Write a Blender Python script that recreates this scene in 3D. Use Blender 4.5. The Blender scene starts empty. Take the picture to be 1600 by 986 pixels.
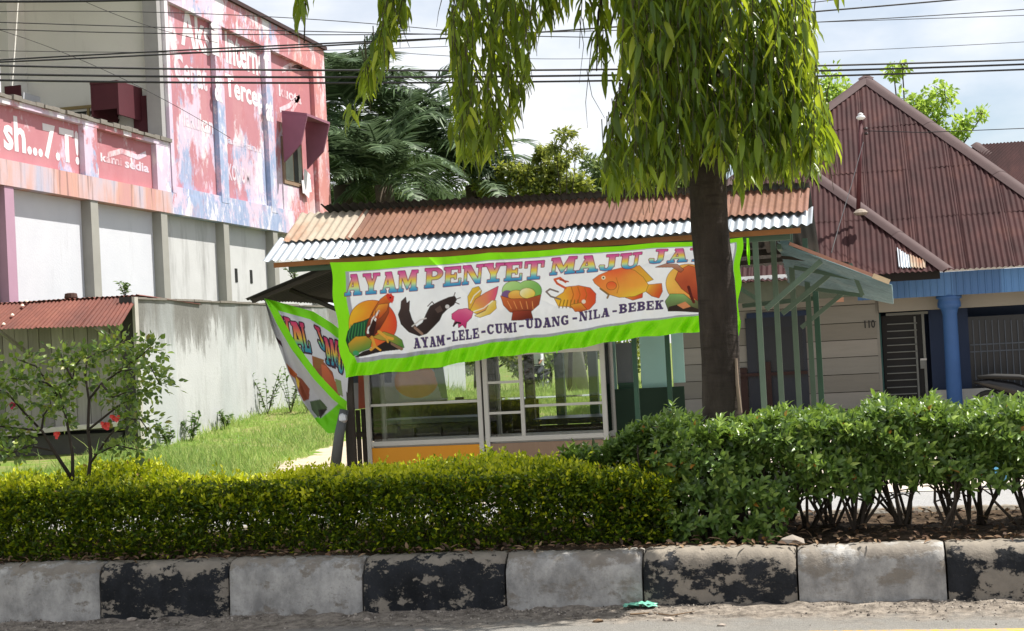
import bpy, math, random
import numpy as np
from mathutils import Vector, Matrix
rng = np.random.default_rng(7)
random.seed(7)
SC = bpy.context.scene
COL = SC.collection
rad = math.radians

# ------------------------------------------------------------------ camera
FPX, CW, CH = 2460.0, 1600.0, 986.0
CAM = Vector((0.0, 0.0, 1.4))
RM = (Matrix.Rotation(rad(12.5), 3, 'Z') @ Matrix.Rotation(rad(90 + 1.2), 3, 'X') @ Matrix.Rotation(rad(-3.0), 3, 'Z'))
cd = bpy.data.cameras.new('camera')
cam = bpy.data.objects.new('camera', cd)
COL.objects.link(cam)
cam.matrix_world = Matrix.Translation(CAM) @ RM.to_4x4()
cd.sensor_width = 36.0
cd.lens = 36.0 * FPX / CW
cd.clip_start, cd.clip_end = 0.1, 3000.0
SC.camera = cam

# ------------------------------------------------------------------ sky, sun, exposure
SUN = Vector((0.42, 0.19, 0.885)).normalized()          # towards the sun
sun_el = math.asin(SUN.z)
sun_az = math.atan2(SUN.x, SUN.y)
w = bpy.data.worlds.new('World')
SC.world = w
w.use_nodes = True
nt = w.node_tree
nt.nodes.clear()
out = nt.nodes.new('ShaderNodeOutputWorld')
bg = nt.nodes.new('ShaderNodeBackground')
sky = nt.nodes.new('ShaderNodeTexSky')
sky.sky_type = 'NISHITA'
sky.sun_disc = False
sky.sun_elevation = sun_el
sky.sun_rotation = sun_az
sky.air_density, sky.dust_density, sky.ozone_density = 1.0, .7, 1.0
tc = nt.nodes.new('ShaderNodeTexCoord')
mp = nt.nodes.new('ShaderNodeMapping')
mp.inputs['Scale'].default_value = (1.0, 1.0, 2.2)
nz = nt.nodes.new('ShaderNodeTexNoise')
nz.inputs['Scale'].default_value = 2.6
nz.inputs['Detail'].default_value = 7.0
nz.inputs['Roughness'].default_value = 0.55
cr = nt.nodes.new('ShaderNodeValToRGB')
cr.color_ramp.elements[0].position = 0.38
cr.color_ramp.elements[0].color = (0.22, 0.22, 0.22, 1)
cr.color_ramp.elements[1].position = 0.56
cr.color_ramp.elements[1].color = (0.96, 0.96, 0.96, 1)
mx = nt.nodes.new('ShaderNodeMix')
mx.data_type = 'RGBA'
nt.links.new(tc.outputs['Generated'], mp.inputs['Vector'])
nt.links.new(mp.outputs['Vector'], nz.inputs['Vector'])
nt.links.new(nz.outputs['Fac'], cr.inputs['Fac'])
nt.links.new(cr.outputs['Color'], mx.inputs['Factor'])
nt.links.new(sky.outputs['Color'], mx.inputs['A'])
mx.inputs['B'].default_value = (8.6, 8.7, 9.0, 1)
nt.links.new(mx.outputs['Result'], bg.inputs['Color'])
bg.inputs['Strength'].default_value = 0.075
nt.links.new(bg.outputs['Background'], out.inputs['Surface'])

sl = bpy.data.lights.new('sun', 'SUN')
sl.energy = 5.0
sl.angle = rad(0.53)
sl.color = (1.0, 0.95, 0.87)
so = bpy.data.objects.new('sun', sl)
COL.objects.link(so)
so.rotation_euler = SUN.to_track_quat('Z', 'Y').to_euler()
so.location = (0, 0, 30)

SC.view_settings.view_transform = 'Standard'
SC.view_settings.look = 'None'
SC.view_settings.gamma = 1.0
SC.view_settings.exposure = 0.8
SC.view_settings.use_curve_mapping = False
SC.render.engine = 'CYCLES'
SC.cycles.max_bounces = 8
SC.cycles.transparent_max_bounces = 16
SC.cycles.use_denoising = True

# ------------------------------------------------------------------ helpers
def at(px, py, X=None, Y=None, Z=None):
    d = RM @ Vector(((px - 800) / FPX, -(py - 493) / FPX, -1))
    if Y is not None: t = (Y - CAM.y) / d.y
    elif X is not None: t = (X - CAM.x) / d.x
    else: t = (Z - CAM.z) / d.z
    return CAM + d * t
def at_plane(px, py, p0, n):
    d = RM @ Vector(((px - 800) / FPX, -(py - 493) / FPX, -1))
    return CAM + d * ((Vector(p0) - CAM).dot(n) / d.dot(n))
RMN = np.array(RM)
CAMN = np.array(CAM)
def proj(P):
    q = (np.asarray(P) - CAMN) @ RMN
    return np.stack([800 + FPX * q[..., 0] / -q[..., 2], 493 - FPX * q[..., 1] / -q[..., 2]], -1)
def sm(a, b, x):
    t = np.clip((np.asarray(x, float) - a) / (b - a), 0, 1)
    return t * t * (3 - 2 * t)
def gzv(x, y):
    return (.17 + .36 * sm(21.8, 28, y)) * sm(-5.5, -10.2, x) * sm(15.5, 20, y) * (1 - sm(33, 44, y)) - 0.3 * sm(18, 27, y) * sm(-4, -1, x) - .25 * sm(42, 55, y)
def gz(x, y):
    return float(gzv(x, y))

def tag(o, label=None, cat=None, group=None, kind=None):
    if label: o['label'] = label
    if cat: o['category'] = cat
    if group: o['group'] = group
    if kind: o['kind'] = kind
    return o
def thing(name, loc=(0, 0, 0), label=None, cat=None, group=None, kind=None):
    o = bpy.data.objects.new(name, None)
    o.empty_display_size = 0.2
    COL.objects.link(o)
    o.location = loc
    return tag(o, label, cat, group, kind)
def wloc(o):
    v = Vector((0, 0, 0))
    while o is not None:
        v += o.location
        o = o.parent
    return v
class MB:
    def __init__(s): s.v, s.f = [], []
    def add(s, vs, fs):
        b = len(s.v)
        s.v += [tuple(p) for p in vs]
        s.f += [tuple(i + b for i in f) for f in fs]
        return s
    def box(s, x0, x1, y0, y1, z0, z1):
        vs = [(x, y, z) for z in (z0, z1) for y in (y0, y1) for x in (x0, x1)]
        return s.add(vs, [(0, 2, 3, 1), (4, 5, 7, 6), (0, 1, 5, 4), (2, 6, 7, 3), (0, 4, 6, 2), (1, 3, 7, 5)])
    def bar(s, a, b, w, h=None, up=(0, 0, 1)):
        a, b = Vector(a), Vector(b)
        h = h or w
        d = (b - a).normalized()
        u = Vector(up)
        if abs(d.dot(u)) > .97: u = Vector((0, 1, 0))
        r = d.cross(u).normalized() * w / 2
        t = r.cross(d).normalized() * h / 2
        vs = [p + r * i + t * j for p in (a, b) for i, j in ((-1, -1), (1, -1), (1, 1), (-1, 1))]
        return s.add(vs, [(3, 2, 1, 0), (4, 5, 6, 7), (0, 1, 5, 4), (1, 2, 6, 5), (2, 3, 7, 6), (3, 0, 4, 7)])
    def tube(s, pts, rs, n=8, cap=True):
        pts = [Vector(p) for p in pts]
        if not hasattr(rs, '__len__'): rs = [rs] * len(pts)
        vs, fs = [], []
        u = None
        for i, p in enumerate(pts):
            d = (pts[min(i + 1, len(pts) - 1)] - pts[max(i - 1, 0)]).normalized()
            if u is None:
                u = d.orthogonal().normalized()
            else:
                u = (u - d * u.dot(d)).normalized()
            q = d.cross(u)
            for k in range(n):
                a = 2 * math.pi * k / n
                vs.append(p + (u * math.cos(a) + q * math.sin(a)) * rs[i])
        for i in range(len(pts) - 1):
            for k in range(n):
                fs.append((i * n + k, i * n + (k + 1) % n, (i + 1) * n + (k + 1) % n, (i + 1) * n + k))
        if cap:
            fs.append(tuple(range(n - 1, -1, -1)))
            fs.append(tuple((len(pts) - 1) * n + k for k in range(n)))
        return s.add(vs, fs)
    def quad(s, a, b, c, d): return s.add([a, b, c, d], [(0, 1, 2, 3)])
    def prism(s, pts, off):
        """closed polygon pts (3-D) extruded by vector off"""
        n = len(pts)
        off = Vector(off)
        vs = [Vector(p) for p in pts] + [Vector(p) + off for p in pts]
        fs = [tuple(range(n - 1, -1, -1)), tuple(range(n, 2 * n))] + [(i, (i + 1) % n, (i + 1) % n + n, i + n) for i in range(n)]
        return s.add(vs, fs)
    def lathe(s, c, prof, n=20):
        c = Vector(c)
        vs, fs = [], []
        for r, z in prof:
            for k in range(n):
                a = 2 * math.pi * k / n
                vs.append(c + Vector((r * math.cos(a), r * math.sin(a), z)))
        for i in range(len(prof) - 1):
            for k in range(n):
                fs.append((i * n + k, i * n + (k + 1) % n, (i + 1) * n + (k + 1) % n, (i + 1) * n + k))
        fs.append(tuple(range(n - 1, -1, -1)))
        fs.append(tuple((len(prof) - 1) * n + k for k in range(n)))
        return s.add(vs, fs)
    def build(s, name, mat, parent=None, smooth=False, bevel=0, label=None):
        me = bpy.data.meshes.new(name)
        l = wloc(parent) if parent is not None else Vector((0, 0, 0))
        me.from_pydata([(p[0] - l.x, p[1] - l.y, p[2] - l.z) for p in s.v], [], s.f)
        if mat: me.materials.append(mat)
        if smooth: me.polygons.foreach_set('use_smooth', [True] * len(me.polygons))
        me.update()
        o = bpy.data.objects.new(name, me)
        COL.objects.link(o)
        o.parent = parent
        if bevel:
            m = o.modifiers.new('bevel', 'BEVEL')
            m.width = bevel
            m.segments = 2
            m.limit_method = 'ANGLE'
        if label: o['label'] = label
        return o
def box(name, mat, parent, x0, x1, y0, y1, z0, z1, bevel=0, label=None):
    return MB().box(x0, x1, y0, y1, z0, z1).build(name, mat, parent, bevel=bevel, label=label)
def fastmesh(name, V, F, mat, parent=None, tint=None, colors=None, smooth=False):
    """V (n,3) array, F (m,k) array"""
    V = np.asarray(V, np.float32)
    if parent is not None: V = V - np.array(wloc(parent), np.float32)
    F = np.asarray(F, np.int32)
    m, k = F.shape
    me = bpy.data.meshes.new(name)
    me.vertices.add(len(V))
    me.vertices.foreach_set('co', V.ravel())
    me.loops.add(m * k)
    me.loops.foreach_set('vertex_index', F.ravel())
    me.polygons.add(m)
    me.polygons.foreach_set('loop_start', np.arange(0, m * k, k, dtype=np.int32))
    if smooth: me.polygons.foreach_set('use_smooth', np.ones(m, bool))
    if tint is not None:
        a = me.attributes.new('tint', 'FLOAT', 'POINT')
        a.data.foreach_set('value', np.asarray(tint, np.float32))
    if colors is not None:
        a = me.attributes.new('print', 'FLOAT_COLOR', 'POINT')
        a.data.foreach_set('color', np.asarray(colors, np.float32).ravel())
    me.materials.append(mat)
    me.update(calc_edges=True)
    me.validate()
    o = bpy.data.objects.new(name, me)
    COL.objects.link(o)
    o.parent = parent
    return o
def unit(a): return a / np.maximum(np.linalg.norm(a, axis=-1, keepdims=True), 1e-9)
def scatter(name, tv, tf, pos, axis, nrm, size, width, mat, parent=None, tint=None):
    """leaf template tv (k,3): x across, y along, z out; one copy for each pos"""
    pos = np.asarray(pos, float)
    n = len(pos)
    y = unit(np.asarray(axis, float))
    x = unit(np.cross(y, np.asarray(nrm, float) + 1e-4))
    z = np.cross(x, y)
    size = np.broadcast_to(size, (n,)).astype(float)
    width = np.broadcast_to(width, (n,)).astype(float)
    tv = np.asarray(tv, float)
    k = len(tv)
    V = (pos[:, None, :] + x[:, None, :] * (tv[None, :, 0:1] * width[:, None, None])
         + y[:, None, :] * (tv[None, :, 1:2] * size[:, None, None]) + z[:, None, :] * (tv[None, :, 2:3] * size[:, None, None]))
    F = (np.asarray(tf)[None] + (np.arange(n) * k)[:, None, None]).reshape(-1, len(tf[0]))
    if tint is None: tint = rng.random(n)
    return fastmesh(name, V.reshape(-1, 3), F, mat, parent, tint=np.repeat(tint, k))
LEAF4 = ([(0, 0, 0), (.5, .45, .08), (0, 1, -.06), (-.5, .45, .08)], [(0, 1, 2), (0, 2, 3)])
LEAF8 = ([(0, 0, 0), (.5, .35, .06), (0, .4, -.02), (-.5, .35, .06), (.36, .7, .02), (0, .75, -.06), (-.36, .7, .02), (0, 1, -.16)],
         [(0, 1, 2), (0, 2, 3), (1, 4, 5), (1, 5, 2), (2, 5, 6), (2, 6, 3), (4, 7, 5), (5, 7, 6)])
def rnd_dirs(n): return unit(rng.normal(size=(n, 3)))

# ------------------------------------------------------------------ materials
def srgb(h):
    if isinstance(h, str):
        h = [int(h[i:i + 2], 16) / 255 for i in (0, 2, 4)]
    return tuple(((c / 12.92) if c <= .04045 else ((c + .055) / 1.055) ** 2.4) for c in h)
class M:
    def __init__(s, name):
        s.m = bpy.data.materials.new(name)
        s.m.use_nodes = True
        s.nt = s.m.node_tree
        s.b = s.nt.nodes['Principled BSDF']
        s.o = s.nt.nodes['Material Output']
        s._p = None
    def n(s, t, **kw):
        x = s.nt.nodes.new(t)
        for k, v in kw.items():
            if hasattr(x, k): setattr(x, k, v)
            else: x.inputs[k].default_value = v
        return x
    def l(s, a, b): s.nt.links.new(a, b)
    def pos(s):
        if s._p is None: s._p = s.n('ShaderNodeNewGeometry').outputs['Position']
        return s._p
    def noise(s, scale, vs=(1, 1, 1), detail=5, rough=.6, loc=(0, 0, 0), obj=False):
        src = s.n('ShaderNodeTexCoord').outputs['Object'] if obj else s.pos()
        m = s.n('ShaderNodeMapping')
        m.inputs['Scale'].default_value = vs
        m.inputs['Location'].default_value = loc
        s.l(src, m.inputs['Vector'])
        t = s.n('ShaderNodeTexNoise')
        t.inputs['Scale'].default_value = scale
        t.inputs['Detail'].default_value = detail
        t.inputs['Roughness'].default_value = rough
        s.l(m.outputs['Vector'], t.inputs['Vector'])
        return t.outputs['Fac']
    def ramp(s, fac, stops, interp='LINEAR'):
        r = s.n('ShaderNodeValToRGB')
        e = r.color_ramp.elements
        r.color_ramp.interpolation = interp
        while len(e) < len(stops): e.new(.5)
        for k, (p, c) in enumerate(stops):
            e[k].position = p
            e[k].color = (*c, 1) if hasattr(c, '__len__') else (c, c, c, 1)
        s.l(fac, r.inputs['Fac'])
        return r.outputs['Color']
    def mix(s, fac, a, b, mode='MIX'):
        x = s.n('ShaderNodeMix', data_type='RGBA', blend_type=mode)
        for k, v in (('Factor', fac), ('A', a), ('B', b)):
            if hasattr(v, 'is_linked') or hasattr(v, 'links'): s.l(v, x.inputs[k])
            elif k == 'Factor': x.inputs[k].default_value = v
            else: x.inputs[k].default_value = (*v, 1)
        return x.outputs['Result']
    def math(s, op, a, b=0.0):
        x = s.n('ShaderNodeMath', operation=op)
        for k, v in enumerate((a, b)):
            if hasattr(v, 'links'): s.l(v, x.inputs[k])
            else: x.inputs[k].default_value = v
        return x.outputs[0]
    def attr(s, name, out='Fac'): return s.n('ShaderNodeAttribute', attribute_name=name).outputs[out]
    def bump(s, h, strength=.3, dist=.02):
        b = s.n('ShaderNodeBump')
        b.inputs['Strength'].default_value = strength
        b.inputs['Distance'].default_value = dist
        s.l(h, b.inputs['Height'])
        s.l(b.outputs['Normal'], s.b.inputs['Normal'])
    def base(s, c):
        if hasattr(c, 'links'): s.l(c, s.b.inputs['Base Color'])
        else: s.b.inputs['Base Color'].default_value = (*c, 1)
        return s
    def set(s, rough=.7, metal=0, spec=.5):
        s.b.inputs['Roughness'].default_value = rough
        s.b.inputs['Metallic'].default_value = metal
        s.b.inputs['Specular IOR Level'].default_value = spec
        return s
def plain(name, c, rough=.6, var=.25, scale=6, metal=0, spec=.4, bump=.15, vs=(1, 1, 1), obj=False):
    m = M(name)
    f = m.noise(scale, vs, obj=obj)
    m.base(m.mix(f, tuple(x * (1 - var) for x in c), tuple(min(1, x * (1 + var)) for x in c)))
    m.set(rough, metal, spec)
    if bump: m.bump(m.noise(scale * 6, vs, obj=obj), bump, .01)
    return m.m
def leafmat(name, stops, rough=.38, trans=.35, spec=.5, tcol=None):
    m = M(name)
    c = m.ramp(m.attr('tint'), stops)
    m.base(c)
    m.set(rough, 0, spec)
    t = m.n('ShaderNodeBsdfTranslucent')
    x = m.mix(.5, c, tcol or tuple(min(1, v * 1.6) for v in stops[-1][1]))
    m.l(x, t.inputs['Color'])
    s = m.n('ShaderNodeMixShader')
    s.inputs['Fac'].default_value = trans
    m.l(m.b.outputs['BSDF'], s.inputs[1])
    m.l(t.outputs['BSDF'], s.inputs[2])
    m.l(s.outputs['Shader'], m.o.inputs['Surface'])
    return m.m
# ================================================================== SETTING
def ground_mat():
    m = M('earth_and_grass')
    f1 = m.noise(.9, detail=6)
    sand = m.mix(m.noise(7, detail=8), srgb('8d7f6b'), srgb('c4b7a3'))
    green = m.mix(m.ramp(m.noise(1.6, detail=8, rough=.7, loc=(3, 3, 3)), [(.42, 0), (.66, 1)]), m.mix(m.noise(5, detail=6), srgb('3c5a1c'), srgb('6d8a30')), srgb('857a58'))
    s = m.n('ShaderNodeSeparateXYZ'); m.l(m.pos(), s.inputs[0])
    # grass lies left of and behind the sandy track
    a = m.math('ADD', s.outputs['X'], m.math('MULTIPLY', s.outputs['Y'], .10))      # x + .10 y < -5.55
    a = m.math('ADD', a, m.math('MULTIPLY', m.math('SUBTRACT', f1, .5), 1.6))
    left = m.math('LESS_THAN', a, -5.55)
    back = m.math('GREATER_THAN', m.math('ADD', s.outputs['Y'], m.math('MULTIPLY', f1, 3)), 25.4)
    leftish = m.math('LESS_THAN', s.outputs['X'], -3.4)
    g = m.math('MAXIMUM', left, m.math('MULTIPLY', back, leftish))
    g = m.math('MAXIMUM', g, m.math('GREATER_THAN', s.outputs['Y'], 36))
    m.base(m.mix(g, sand, green)).set(.95, 0, .1)
    m.bump(m.noise(25, detail=8), .5, .02)
    return m.m
xs = np.unique(np.concatenate([[-400, -120, -60, -30], np.arange(-20, 12.1, 1.0), [25, 60, 120, 400]]))
ys = np.unique(np.concatenate([[-40, 0, 9, 11.5], np.arange(13.5, 40.1, 1.0), [44, 48, 52, 56, 60, 80, 120, 300, 900]]))
V = np.array([(x, y, (-.06 if y < 13 else gz(x, y) - .008)) for y in ys for x in xs])
nx = len(xs)
F = [(j * nx + i, j * nx + i + 1, (j + 1) * nx + i + 1, (j + 1) * nx + i) for j in range(len(ys) - 1) for i in range(nx - 1)]
tag(fastmesh('ground', V, F, ground_mat(), smooth=True), kind='structure')

# near carriageway with its dusty gutter
def road_mat(name, c0, c1, dusty):
    m = M(name)
    c = m.mix(m.noise(3, detail=8), c0, c1)
    sp = m.ramp(m.noise(220, detail=2), [(.35, .75), (.62, 1.15)])
    c = m.mix(1.0, c, sp, 'MULTIPLY')
    if dusty:
        s = m.n('ShaderNodeSeparateXYZ'); m.l(m.pos(), s.inputs[0])
        y = m.math('ADD', s.outputs['Y'], m.math('MULTIPLY', m.math('SUBTRACT', m.noise(3.2, detail=7, rough=.7), .5), .7))
        d = m.math('MULTIPLY', m.math('SUBTRACT', y, 7.78), 5.0)
        d = m.n('ShaderNodeClamp').inputs[0].node
        m.l(m.math('MULTIPLY', m.math('SUBTRACT', y, 7.80), 4.5), d.inputs[0])
        c = m.mix(d.outputs[0], c, m.mix(m.ramp(m.noise(14, detail=9, rough=.8), [(.38, 0), (.62, 1)]), srgb('544d46'), srgb('a0968a')))
    m.base(c).set(.9, 0, .2)
    m.bump(m.math('ADD', m.noise(110, detail=8, rough=.75), m.math('MULTIPLY', m.noise(22, detail=8), 1.5)), .9, .012)
    return m.m
rz = lambda x: -.015 + .011 * min(0, max(x, -6) + 1.2)
xs = np.concatenate([[-60, -30, -15, -9], np.arange(-6.4, 2.01, .06), [6, 15, 30, 60]])
ys = np.concatenate([[-12, 0, 4, 6], np.arange(7.0, 7.8, .2), np.arange(7.8, 8.351, .04)])
def gut(x, y):
    k = max(0., (y - 7.85) / .5)
    return rz(x) + .004 + k * k * .022 + (k * .012 * math.sin(x * 9 + y * 20) * math.sin(x * 23 - y * 31) if k else 0) + (rng.normal() * .003 * min(1, k * 2))
V = [(x, y, gut(x, y)) for y in ys for x in xs]
nx = len(xs)
F = [(j * nx + i, j * nx + i + 1, (j + 1) * nx + i + 1, (j + 1) * nx + i) for j in range(len(ys) - 1) for i in range(nx - 1)]
tag(fastmesh('road', V, F, road_mat('dusty_asphalt', srgb('74726e'), srgb('918e88'), True), smooth=True), kind='structure')
m = M('yellow_road_paint')
m.base(m.mix(m.ramp(m.noise(30, detail=8), [(.4, 0), (.6, 1)]), srgb('c89a35'), srgb('8a8379'))).set(.8)
mb = MB()
xx = list(np.arange(-8, 8.1, .5))
for a, b in zip(xx[:-1], xx[1:]): mb.quad((a, 7.44, rz(a) + .009), (b, 7.44, rz(b) + .009), (b, 7.585, rz(b) + .009), (a, 7.585, rz(a) + .009))
tag(mb.build('road_marking', m.m), kind='structure')

# the carriageway behind the median
mb = MB().quad((-70, 10.2, .0), (70, 10.2, .0), (70, 13.7, .02), (-70, 13.7, .02))
tag(mb.build('far_road', road_mat('pale_asphalt', srgb('8b8b8c'), srgb('a9a8a6'), False)), kind='structure')
m = M('pale_concrete_apron')
m.base(m.mix(m.noise(2.2, detail=8), srgb('a89d92'), srgb('cfc4b8'))).set(.9, 0, .2)
m.bump(m.noise(40, detail=8), .4, .01)
mb = MB()
xx = list(np.linspace(-4.2, 7, 20)); yy = list(np.linspace(13.66, 26, 14))
for a, b in zip(xx[:-1], xx[1:]):
    for c, d in zip(yy[:-1], yy[1:]):
        mb.quad(*[(x, y, max(gz(x, y) + .012, .026 if y < 13.8 else -9)) for x, y in ((a, c), (b, c), (b, d), (a, d))])
tag(mb.build('yard_pavement', m.m), kind='structure')

# kerb of painted concrete blocks
def kerb_mat(name, paint0, paint1, c0, c1, lo, hi, loc):
    m = M(name)
    n1 = m.noise(5.5, (1, 1, 1.7), detail=9, rough=.68, loc=loc)
    n2 = m.noise(34, (1, 1, 1), detail=6, rough=.7, loc=loc)
    f = m.math('ADD', m.math('MULTIPLY', n1, .8), m.math('MULTIPLY', n2, .2))
    s = m.n('ShaderNodeSeparateXYZ'); m.l(m.pos(), s.inputs[0])
    # feet and traffic wear the top arris
    top = m.math('MULTIPLY', m.math('SUBTRACT', s.outputs['Z'], .2), 1.3)
    topc = m.n('ShaderNodeClamp'); m.l(top, topc.inputs[0])
    f = m.math('ADD', f, topc.outputs[0])
    mask = m.ramp(f, [(lo, 0), (hi, 1)])
    conc = m.mix(m.noise(16, detail=8), c0, c1)
    paint = m.mix(m.ramp(m.noise(7, (1, 1, .7), detail=9, rough=.7, loc=(3, 1, 2)), [(.36, 0), (.64, 1)]), tuple(v * .8 for v in paint0), paint1)
    paint = m.mix(m.ramp(m.noise(55, detail=6, rough=.7, loc=loc), [(.60, 0), (.70, .6)]), paint, c0)
    m.base(m.mix(mask, paint, conc)).set(.85, 0, .25)
    m.bump(m.math('ADD', m.math('MULTIPLY', mask, -.6), m.noise(70, detail=8)), .55, .008)
    return m.m
KW = [kerb_mat('worn_white_kerb_paint.%d' % i, srgb('8f8d8a'), srgb('b2afaa'), srgb('6a645d'), srgb('958d82'), .54 - .03 * i, .60, (i * 3.1, 0, 0)) for i in range(2)]
KB = [kerb_mat('worn_black_kerb_paint.%d' % i, srgb('1b1d20'), srgb('2b2d31'), srgb('6b655d'), srgb('968d80'), .535 - .035 * i, .565 - .03 * i, (1.7 + i * 4.3, 0, 0)) for i in range(2)]
kerb = thing('kerb', (-2, 8.4, 0), kind='structure')
def kerb_block(x0, x1, mat, yb=8.30, s=1, label=None):
    prof = [(0, -.12), (.004, .0), (.010, .10), (.016, .19), (.024, .235), (.042, .265), (.07, .281), (.12, .287), (.2, .286), (.2, -.12)]
    n = 44
    V, F = [], []
    g = .005
    chip = np.where(rng.random(n + 1) < .14, rng.random(n + 1) * .014, 0); chip[[0, n]] = rng.random(2) * .02; chip = np.convolve(np.pad(chip, 1, 'edge'), [.3, .6, .3], 'valid')
    for i in range(n + 1):
        t = i / n
        x = x0 + g + (x1 - x0 - 2 * g) * t
        e = .012 if i in (0, n) else 0
        for k, (py, pz) in enumerate(prof):
            j = 0 if k in (0, 9) else 1
            V.append((x, yb + s * (py + e * (py < .1)) + j * rng.normal() * .0022 + j * .005 * math.sin(x * 7 + pz * 11) + (chip[i] * 1.2 if .2 < pz < .284 and py < .1 else 0), pz - e * (pz > .2) * .6 + (rng.normal() * .0022 + .004 * math.sin(x * 5)) * (pz > .1) - (chip[i] if .2 < pz < .284 else 0)))
    m = len(prof)
    for i in range(n):
        for k in range(m - 1):
            f = (i * m + k, (i + 1) * m + k, (i + 1) * m + k + 1, i * m + k + 1)
            F.append(f if s > 0 else f[::-1])
    mb = MB().add(V, F)
    mb.add([V[k] for k in range(m)], [tuple(range(m - 1, -1, -1))]); mb.add([V[n * m + k] for k in range(m)], [tuple(range(m))])
    o = mb.build('kerb_block', mat, kerb, smooth=True)
    if label: o['label'] = label
KX = [-8.30, -7.51, -6.72, -5.93, -5.14, -4.35, -3.56, -2.77, -1.96, -1.21, -.40, .35, 1.12, 1.9, 2.7]
for i, (a, b) in enumerate(zip(KX[:-1], KX[1:])):
    white = i % 2 == 0
    kerb_block(a, b, (KW if white else KB)[1 if a > -2 else 0], label='worn %s painted kerb block' % ('white' if white else 'black'))
for i, a in enumerate(np.arange(-9, 5, .79)):
    kerb_block(a, a + .79, (KW if i % 2 else KB)[1], yb=10.22, s=-1)
# soil of the median strip
m = M('dry_leafy_soil')
m.base(m.ramp(m.noise(14, detail=9, rough=.7), [(.3, srgb('241d16')), (.5, srgb('44382c')), (.7, srgb('6c5b4a'))])).set(.95, 0, .1)
m.bump(m.noise(40, detail=8), .8, .03)
xs = np.arange(-9, 5.01, .12); ys = np.linspace(8.49, 10.03, 13); nx = len(xs)
V = [(x, y, .262 + .02 * math.sin(x * 3 + y * 5) * (8.55 < y < 9.9) + (rng.normal() * .008 if 8.55 < y < 9.9 else 0)) for y in ys for x in xs]
F = [(j * nx + i, j * nx + i + 1, (j + 1) * nx + i + 1, (j + 1) * nx + i) for j in range(len(ys) - 1) for i in range(nx - 1)]
tag(fastmesh('median_soil', V, F, m.m, smooth=True), kind='structure')

# dead leaves on the soil and the kerb
n = 2000
P = np.stack([rng.uniform(-5.6, 1.5, n), np.where(rng.random(n) < .8, rng.uniform(8.5, 9.9, n), rng.uniform(8.38, 8.55, n)), np.full(n, .297)], 1)
P[:, 2] += rng.random(n) * .012
ax = np.stack([rng.normal(size=n), rng.normal(size=n), rng.normal(size=n) * .25], 1)
nr = np.stack([rng.normal(size=n) * .4, rng.normal(size=n) * .4, np.ones(n)], 1)
brown = leafmat('fallen_leaf', [(0, srgb('33241a')), (.5, srgb('5f4530')), (1, srgb('8a7256'))], .85, .05)
tag(scatter('fallen_leaves', *LEAF8, P, ax, nr, rng.uniform(.03, .07, n), rng.uniform(.012, .025, n), brown),
    'dry brown leaf litter lying on the median soil under the hedges', 'leaf litter', kind='stuff')
# grit and pebbles in the gutter
ico = [(0, 0, 1), (.9, 0, .45), (.28, .85, .45), (-.72, .53, .45), (-.72, -.53, .45), (.28, -.85, .45), (.72, .53, -.3), (-.28, .85, -.3), (-.9, 0, -.3), (-.28, -.85, -.3), (.72, -.53, -.3), (0, 0, -.6)]
icf = [(0, 1, 2), (0, 2, 3), (0, 3, 4), (0, 4, 5), (0, 5, 1), (1, 6, 2), (2, 7, 3), (3, 8, 4), (4, 9, 5), (5, 10, 1), (2, 6, 7), (3, 7, 8), (4, 8, 9), (5, 9, 10), (1, 10, 6)]
n = 2200
x = rng.uniform(-5.4, 1.2, n); y = 8.3 - np.abs(rng.normal(0, .16, n)) - .01
clump = (np.sin(x * 2.3) + np.sin(x * 5.1 + 1)) > -.6 * rng.random(n) * 3
x, y = x[clump], y[clump]; n = len(x)
P = np.stack([x, y, [gut(a, b) + .001 for a, b in zip(x, y)]], 1)
grit = leafmat('grit', [(0, srgb('4a443e')), (.5, srgb('7a7269')), (1, srgb('a89f94'))], .9, 0)
tag(scatter('grit', ico, icf, P, rnd_dirs(n) * (1, 1, .2), np.tile([0, 0, 1.], (n, 1)), rng.gamma(1.6, .0018, n) + .0015, rng.gamma(1.6, .0018, n) + .0015, grit),
    'pale grit and crumbs of dirt along the foot of the kerb', 'gravel', kind='stuff')
stone = plain('pale_stone', srgb('9a8f84'), .9, .3, 30)
def pebble(px, py, r, mat, label, name='stone'):
    p = at(px, py, Z=-.01)
    c = Vector((p.x, p.y, gut(p.x, p.y) + r * .25))
    rr = np.random.default_rng(int(px))
    k = np.array(ico) * r * np.array((1.5, 1.0, .7)) * (1 + rr.normal(size=(12, 1)) * .16)
    o = MB().add(k + np.array(c), icf).build(name, mat, smooth=False)
    me = o.data
    for v in me.vertices: v.co -= c
    o.location = c
    return tag(o, label, 'stone', 'loose stones in the gutter')
pebble(205, 966, .020, stone, 'pale stone at the foot of the first black kerb block')
pebble(573, 966, .016, stone, 'small pale stone at the foot of the kerb, left of centre')
pebble(655, 984, .022, stone, 'rough stone on the road edge at the bottom of the picture')
pebble(935, 971, .020, plain('brown_stone', srgb('75604a'), .9, .3, 30), 'brown stone on the gutter dirt left of the teal plastic')
pebble(1045, 969, .022, stone, 'long grey stone on the gutter dirt right of the teal plastic')
pebble(1128, 978, .015, stone, 'smallest grey stone by the yellow line end')
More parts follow.
